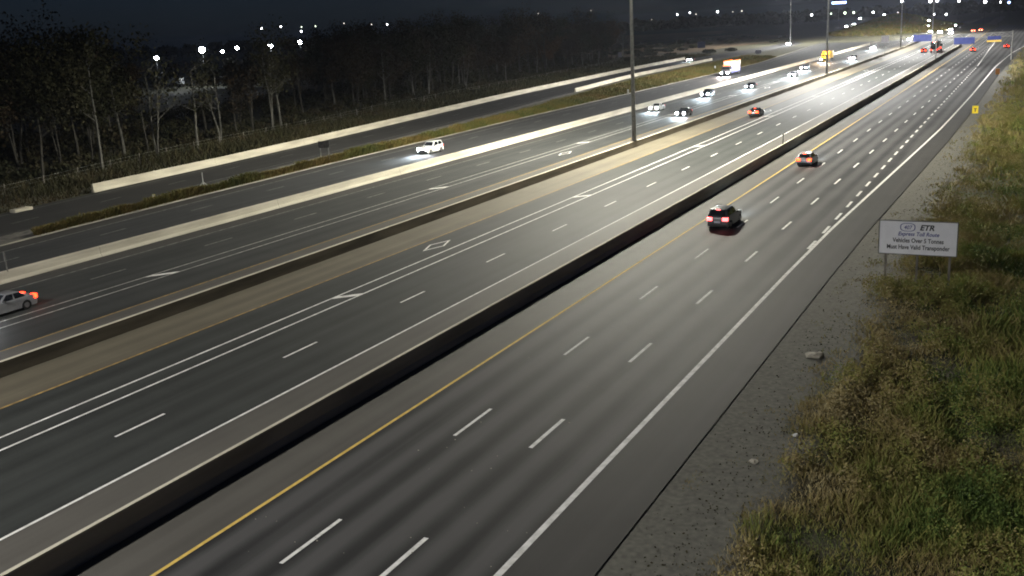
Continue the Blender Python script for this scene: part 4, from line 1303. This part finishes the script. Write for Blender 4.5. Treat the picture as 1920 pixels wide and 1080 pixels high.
def strip_grass():
    n = 90000
    Y = 66 + 360 * rng.random(n) ** 1.25
    lo = np.array([coll(-87.5)(y) for y in range(0, 700)])
    hi = np.array([ramp_S(y) for y in range(0, 700)])
    a = np.interp(Y, np.arange(700), lo) - 0.9
    b = np.interp(Y, np.arange(700), hi) + 1.4
    t = rng.random(n)
    b = a + (b - a) * np.interp(Y, [66, 100, 150, 250], [0.30, 0.42, 0.55, 0.85])
    X = a + (b - a) * t
    k = (b < a - 0.3)
    k &= rng.random(n) < 0.35 + 1.0 * fbm(X * 0.3, Y * 0.3, 2)
    X, Y, t = X[k], Y[k], t[k]
    edge = np.minimum(t, 1 - t)
    hh = (0.25 + 0.75 * fbm(X * 0.25, Y * 0.2, 3)) * (0.5 + 1.0 * sm(edge * 4)) * rng.uniform(0.6, 1.2, len(X))
    v, q = blades(np.stack([X, Y, hfun(X, Y) - 0.02], 1), hh, 0.06 * (1 + Y / 120), rng.uniform(0.2, 0.8, len(X)))
    stuff(link('grass_strip', np_mesh('grass_strip', v, q), M_GRASS_STRIP), 'tall yellow green grass strip between the ramp and the westbound collector', 'grass')
strip_grass()
def mound_grass():
    n = 30000
    X = rng.uniform(-150, -56, n); Y = rng.uniform(630, 900, n)
    h0 = hfun(X, Y)
    k = (h0 > 1.2) & (rng.random(n) < 0.25 + 1.1 * fbm(X * 0.07, Y * 0.03, 3))
    X, Y, h0 = X[k], Y[k], h0[k]
    v, q = blades(np.stack([X, Y, h0 - 0.1], 1), rng.uniform(0.6, 1.6, len(X)), rng.uniform(0.5, 1.3, len(X)), rng.uniform(0.3, 0.9, len(X)))
    stuff(link('mound_grass', np_mesh('mound_grass', v, q), M_GRASS_STRIP), 'rough brown green grass on the far mound beside the interchange', 'grass')
mound_grass()

def undergrowth():
    n = 60000
    Y = 45 + 420 * rng.random(n) ** 1.2
    rn = np.interp(Y, np.arange(700), np.array([ramp_N(y) for y in range(700)]))
    D = rng.random(n) ** 1.5 * 30 + 1.0
    X = rn - D
    k = rng.random(n) < 0.3 + 1.1 * fbm(X * 0.2, Y * 0.2, 2)
    X, Y, D = X[k], Y[k], D[k]
    hh = (0.4 + 1.4 * fbm(X * 0.15, Y * 0.15, 3)) * (0.35 + 0.65 * sm(D / 8)) * rng.uniform(0.5, 1.2, len(X))
    v, q = blades(np.stack([X, Y, hfun(X, Y) - 0.05], 1), hh, 0.10 * (1 + Y / 160), rng.uniform(0.2, 0.9, len(X)))
    stuff(link('undergrowth', np_mesh('undergrowth', v, q), M_UNDER), 'dark brown undergrowth between the ramp barrier and the wood', 'undergrowth')
undergrowth()

# litter and stones on the gravel
def litter():
    for (x, y, s, lab, mt) in [(-9.9, 52.3, 0.55, 'pale crumpled litter on the gravel edge below the toll sign', M_CONC), (-9.6, 38.2, 0.22, 'small pale stone on the gravel near the bottom edge', M_CONC), (-8.6, 41.5, 0.16, 'tiny pale scrap at the grass edge near the bottom', M_POST_W)]:
        bm = bmesh.new(); bmesh.ops.create_icosphere(bm, subdivisions=2, radius=s)
        for v in bm.verts:
            v.co *= random.uniform(0.6, 1.15); v.co.z *= 0.4
        me = bpy.data.meshes.new('litter'); bm.to_mesh(me); bm.free()
        o = link('roadside_litter', me, mt); o.location = (x, y, float(hfun(x, y)) + 0.05 + s * 0.1)
        tag(o, lab, 'litter', 'litter on the verge')
litter()
def chips():
    n = 120
    X = rng.uniform(-26, -15.6, n); Y = 24 + 60 * rng.random(n) ** 1.3
    k = rng.random(n) < 0.25 + 0.9 * (np.abs(((X + 22.7 + 1.9) % 3.8) - 1.9) < 0.7)
    X, Y = X[k], Y[k]
    s = rng.uniform(0.010, 0.032, len(X))
    c = np.array([[-1, -1, 0], [1, -1, 0], [1, 1, 0], [-1, 1, 0], [-.6, -.6, .8], [.6, -.6, .8], [.6, .6, .8], [-.6, .6, .8]])
    v = (np.stack([X, Y, np.full(len(X), 0.003)], 1)[:, None, :] + c[None] * s[:, None, None]).reshape(-1, 3)
    f = np.array([[4, 5, 6, 7], [0, 1, 5, 4], [1, 2, 6, 5], [2, 3, 7, 6], [3, 0, 4, 7]])
    q = (f[None] + 8 * np.arange(len(X))[:, None, None]).reshape(-1, 4)
    stuff(link('stone_chips', np_mesh('stone_chips', v, q), M_CONC), 'small pale stone chips scattered over the near lanes', 'stone chips')
chips()

def verge_debris():
    n = 9000
    Y = 24 + 130 * rng.random(n) ** 1.6
    t = rng.random(n) ** 0.6
    X = np.array([pave_R(y) for y in Y]) + 0.15 + t * 3.6
    k = rng.random(n) < 0.15 + 1.5 * np.clip(fbm(X * 0.8, Y * 0.5, 3) - 0.4, 0, 1) * (0.3 + t)
    X, Y = X[k], Y[k]
    P = np.stack([X, Y, np.maximum(hfun(X, Y) + 0.03, -0.075) + 0.02], 1)
    v, q = leaf_quads(P, rng.uniform(0.04, 0.14, len(P)))
    v[:, 2] = np.maximum(v[:, 2], np.repeat(P[:, 2], 4) - 0.015)
    stuff(link('dead_leaves', np_mesh('dead_leaves', v, q), M_UNDER), 'dead leaves and weed scraps strewn over the gravel verge', 'dead leaves')
verge_debris()

# fence along the wood
def fence():
    r = empty('wire_fence', (0, 0, 0)); tag(r, 'thin post and wire fence along the front of the wood', 'fence')
    fx = interp([(-117, 60), (-119.5, 86), (-123.2, 98), (-129.4, 123), (-146, 236), (-158, 350), (-166, 430)])
    post = MB().box(-0.07, 0.07, -0.07, 0.07, 0, 1.6).mesh('fence_post')
    y = 62.0
    pts = []
    while y < 430:
        x = fx(y); z = float(hfun(x, y)) - 0.05
        o = link('fence_post', post, M_WOODPOST, r); o.location = (x, y, z); o.rotation_euler = (R(random.uniform(-3, 3)), R(random.uniform(-3, 3)), 0)
        pts.append((x, y, z)); y += 7.5
    m = MB()
    for a, b in zip(pts[:-1], pts[1:]):
        for h in (0.4, 0.9, 1.4):
            m.tube((a[0], a[1], a[2] + h), (b[0], b[1], b[2] + h), 0.015, 0.015, 4, caps=False)
    m.build('fence_wire', M_GALV, r)
fence()

M_BARK = noise_mat('pale_bark', (0.075, 0.072, 0.062), (0.165, 0.16, 0.14), scale=3, rough=0.9, stretch=(1, 1, 0.3))
M_BARK_D = noise_mat('dark_bark', (0.028, 0.026, 0.022), (0.07, 0.064, 0.052), scale=3, rough=0.9, stretch=(1, 1, 0.3))
LEAVES = [leaf_mat('olive_leaves', [(0.017, 0.020, 0.008), (0.031, 0.031, 0.012), (0.042, 0.036, 0.016)], patch=0.15),
          leaf_mat('brown_leaves', [(0.024, 0.018, 0.011), (0.042, 0.028, 0.014), (0.052, 0.038, 0.018)], patch=0.15),
          leaf_mat('rusty_leaves', [(0.055, 0.030, 0.014), (0.085, 0.045, 0.018), (0.095, 0.060, 0.024)], patch=0.15)]
def grow_tree(seed, h, spread, bare, forks):
    rs = random.Random(seed)
    m = MB()
    tips = []
    def branch(p, d, l, r, lev):
        n = 4 if lev == 0 else 3
        for i in range(n):
            d2 = (d + Vector((rs.uniform(-1, 1), rs.uniform(-1, 1), rs.uniform(-.3, .5))) * (0.09 if lev == 0 else 0.22)).normalized()
            q = p + d2 * (l / n)
            r2 = r * (0.80 if lev == 0 else 0.68)
            m.tube(p, q, r, r2, 6 if lev < 1 else 4, caps=False)
            if lev < 3 and (lev > 0 or i >= 1):
                nb = (2 if lev == 0 else 2) if lev < 2 else 1
                for k in range(nb):
                    a = rs.uniform(0, 2 * math.pi)
                    up = rs.uniform(0.35, 1.1)
                    dd = Vector((math.cos(a), math.sin(a), up)).normalized()
                    branch(q, dd, l * rs.uniform(0.30, 0.5) * spread, r2 * 0.55, lev + 1)
            p, d, r = q, d2, r2
        tips.append(p)
        if lev >= 1:
            tips.append((p + q) / 2)
    for k in range(forks):
        d = Vector((rs.uniform(-.12, .12) + (k * 0.25 if forks > 1 else 0) - (0.12 if forks > 1 else 0), rs.uniform(-.1, .1), 1)).normalized()
        branch(Vector((0, 0, -0.2)), d, h * 0.72 * rs.uniform(0.9, 1.05), 0.014 * h * (1 if forks == 1 else 0.75), 0)
    tr = m.mesh('trunk', smooth=True)
    tp = np.array([tuple(t) for t in tips])
    n = {0: 3600, 1: 1300, 2: 350}[bare]
    idx = rng.integers(0, len(tp), n)
    P = tp[idx] + rng.normal(size=(n, 3)) * np.array([0.055, 0.055, 0.05]) * h * (1.0 if bare == 0 else 0.8)
    P[:, 2] = np.maximum(P[:, 2], 0.12 * h)
    v, q = leaf_quads(P, 0.5 * rng.uniform(0.6, 1.4, n))
    cr = np_mesh('crown', v, q)
    return tr, cr
VAR = [grow_tree(11, 18, 1.0, 0, 1), grow_tree(12, 17, 1.1, 0, 1), grow_tree(13, 20, 0.85, 1, 1), grow_tree(14, 21, 0.8, 1, 2), grow_tree(15, 19, 0.8, 2, 2), grow_tree(16, 20, 0.75, 2, 1), grow_tree(17, 14, 1.2, 0, 1)]
front = interp([(-119, 40), (-123, 86), (-131, 123), (-141, 180), (-150, 236), (-160, 330), (-171, 432)])
def tree(x, y, var, bark, leaf, sc, label, crown=True):
    tr, cr = VAR[var]
    r = empty('tree', (x, y, float(hfun(x, y))), random.uniform(0, 6.28))
    r.scale = (sc, sc, sc * random.uniform(0.92, 1.1))
    tag(r, label, 'tree', 'trees in the wood beyond the ramp')
    slot_obj('trunk', tr, bark, r)
    if crown:
        slot_obj('crown', cr, leaf, r)
GENERIC = {0: 'dark leafy tree of the wood beyond the ramp', 1: 'half bare dark tree of the wood beyond the ramp', 2: 'bare tree of the wood beyond the ramp'}
def bare_of(v):
    return {0: 0, 1: 0, 2: 1, 3: 1, 4: 2, 5: 2, 6: 0}[v]
# trunks that stand out at the front of the wood
SPECIAL = [(-127.5, 118.5, 4, 1.0, 'pale forked bare trunk left of the floodlights, at the wood front'),
           (-131.5, 131.5, 5, 1.02, 'straight pale bare trunk below the brightest floodlight'),
           (-133.0, 139.0, 4, 0.95, 'pale forked trunk right below the brightest floodlight'),
           (-137.0, 158.0, 3, 0.95, 'leaning pale pair of trunks, right of the floodlit yard'),
           (-139.0, 163.0, 5, 0.95, 'slim straight pale trunk in front of the rightmost floodlight'),
           (-125.5, 105.5, 5, 1.1, 'tall pale thin trunk standing left of the leftmost floodlight'),
           (-148.0, 214.0, 5, 0.9, 'slim pale trunk in the middle of the wood front')]
for (x, y, v, s, lab) in SPECIAL:
    tree(x, y, v, M_BARK, LEAVES[0], s, lab)
placed = [(s[0], s[1]) for s in SPECIAL]
tries = 0
while len(placed) < 235 and tries < 9000:
    tries += 1
    y = 52 + 395 * random.random()
    d = random.random() ** 1.3 * (55 if y < 300 else 34)
    x = front(y) - 1.5 - d
    if any((x - a) ** 2 + (y - b) ** 2 < 14 for a, b in placed):
        continue
    ang = math.degrees(math.atan2(-x, y))             # bearing seen from the road
    zone = 'at the left end of the wood' if ang > 49 else 'in front of the floodlit yard' if ang > 37.6 else 'in the middle of the wood' if ang > 31 else 'in the right half of the wood, near its open end'
    if 37.6 < ang < 48.5:                              # the thin stretch through which the yard shows
        if d > 16 or random.random() < 0.45:
            continue
        v = random.choice([2, 4, 5, 5]); sc = random.uniform(0.60, 0.92)
    else:
        v = random.choice([0, 0, 1, 1, 2, 3, 4, 6]); sc = random.uniform(0.62, 1.15)
        if ang > 49: sc *= 1.12
    placed.append((x, y))
    east = y > 330
    lf = LEAVES[2] if (east and random.random() < 0.3) else random.choice(LEAVES[:2])
    lab = GENERIC[bare_of(v)].replace('of the wood beyond the ramp', zone)
    if lf is LEAVES[2]:
        lab = 'rusty orange leaved tree at the right end of the wood, by the field'
    tree(x, y, v, M_BARK if random.random() < 0.22 else M_BARK_D, lf, sc, lab)

def understory():
    sp = []
    while len(sp) < 620:
        y = 48 + 400 * random.random()
        d = 1.5 + 50 * random.random() ** 1.4
        x = front(y) - d
        ang = math.degrees(math.atan2(-x, y))
        h = random.uniform(1.2, 3.0) + (random.uniform(0, 4.5) if d > 8 else 0)
        if 37.6 < ang < 48.5:
            h = min(h, 4.0)
        sp.append((x, y, random.uniform(1.3, 3.2), h))
    leafy_clumps('understory', sp, LEAVES_D, 210, 'dark tangled brush filling the wood beneath the trees', 'brush', 0.62)
LEAVES_D = leaf_mat('brush_leaves', [(0.018, 0.022, 0.010), (0.034, 0.032, 0.014), (0.05, 0.036, 0.018)], patch=0.1)
understory()

# far woods on the horizon, one mass each
def far_wood(name, label, pts, n_crowns, r, h, n=90, leaf=0.9):
    Vs, Qs, off = [], [], 0
    xs = [p[0] for p in pts]; ys = [p[1] for p in pts]
    tt = np.linspace(0, 1, len(pts))
    for k in range(n_crowns):
        t = rng.random()
        x = np.interp(t, tt, xs) + rng.normal() * 25; y = np.interp(t, tt, ys) + rng.normal() * 25
        z = float(hfun(x, y)); hh = h * rng.uniform(0.7, 1.15)
        u = rng.normal(size=(n, 3)); u /= np.linalg.norm(u, axis=1)[:, None]
        P = u * rng.uniform(0.4, 1, n)[:, None] * np.array([r, r, hh * 0.45]) + np.array([x, y, z + hh * 0.52])
        v, q = leaf_quads(P, np.full(n, r * leaf))
        Vs.append(v); Qs.append(q + off); off += len(v)
    stuff(link(name, np_mesh(name, np.concatenate(Vs), np.concatenate(Qs)), LEAVES[0]), label, 'woodland')
far_wood('far_woodland', 'dark far woodland along the horizon beyond the field', [(-1500, 1150), (-900, 1350), (-500, 1500), (-250, 1560), (60, 1700), (400, 1700)], 420, 8, 17)
far_wood('hedgerow', 'dark hedgerow at the edge of the field beyond the ramp', [(-185, 440), (-195, 520), (-215, 640), (-240, 800)], 90, 3.2, 2.0, 220, 0.3)
far_wood('middle_woodland', 'dark woodland mass behind the front trees of the wood', [(-245, 280), (-260, 340), (-275, 420)], 110, 3.6, 13, 220, 0.35)

# ------------------------------------------------------------------ night air: thin even haze round everything
def haze():
    m = bpy.data.materials.new('haze_air')
    m.use_nodes = True
    nt = m.node_tree
    nt.nodes.clear()
    out = nt.nodes.new('ShaderNodeOutputMaterial')
    v = nt.nodes.new('ShaderNodeVolumePrincipled')
    v.inputs['Density'].default_value = 0.00006
    v.inputs['Color'].default_value = (0.78, 0.84, 1.0, 1)
    v.inputs['Anisotropy'].default_value = 0.35
    nt.links.new(v.outputs[0], out.inputs['Volume'])
    o = MB().box(-4100, 3100, -400, 5100, -3.5, 40.5).build('haze', m)
    o['kind'] = 'stuff'
haze()
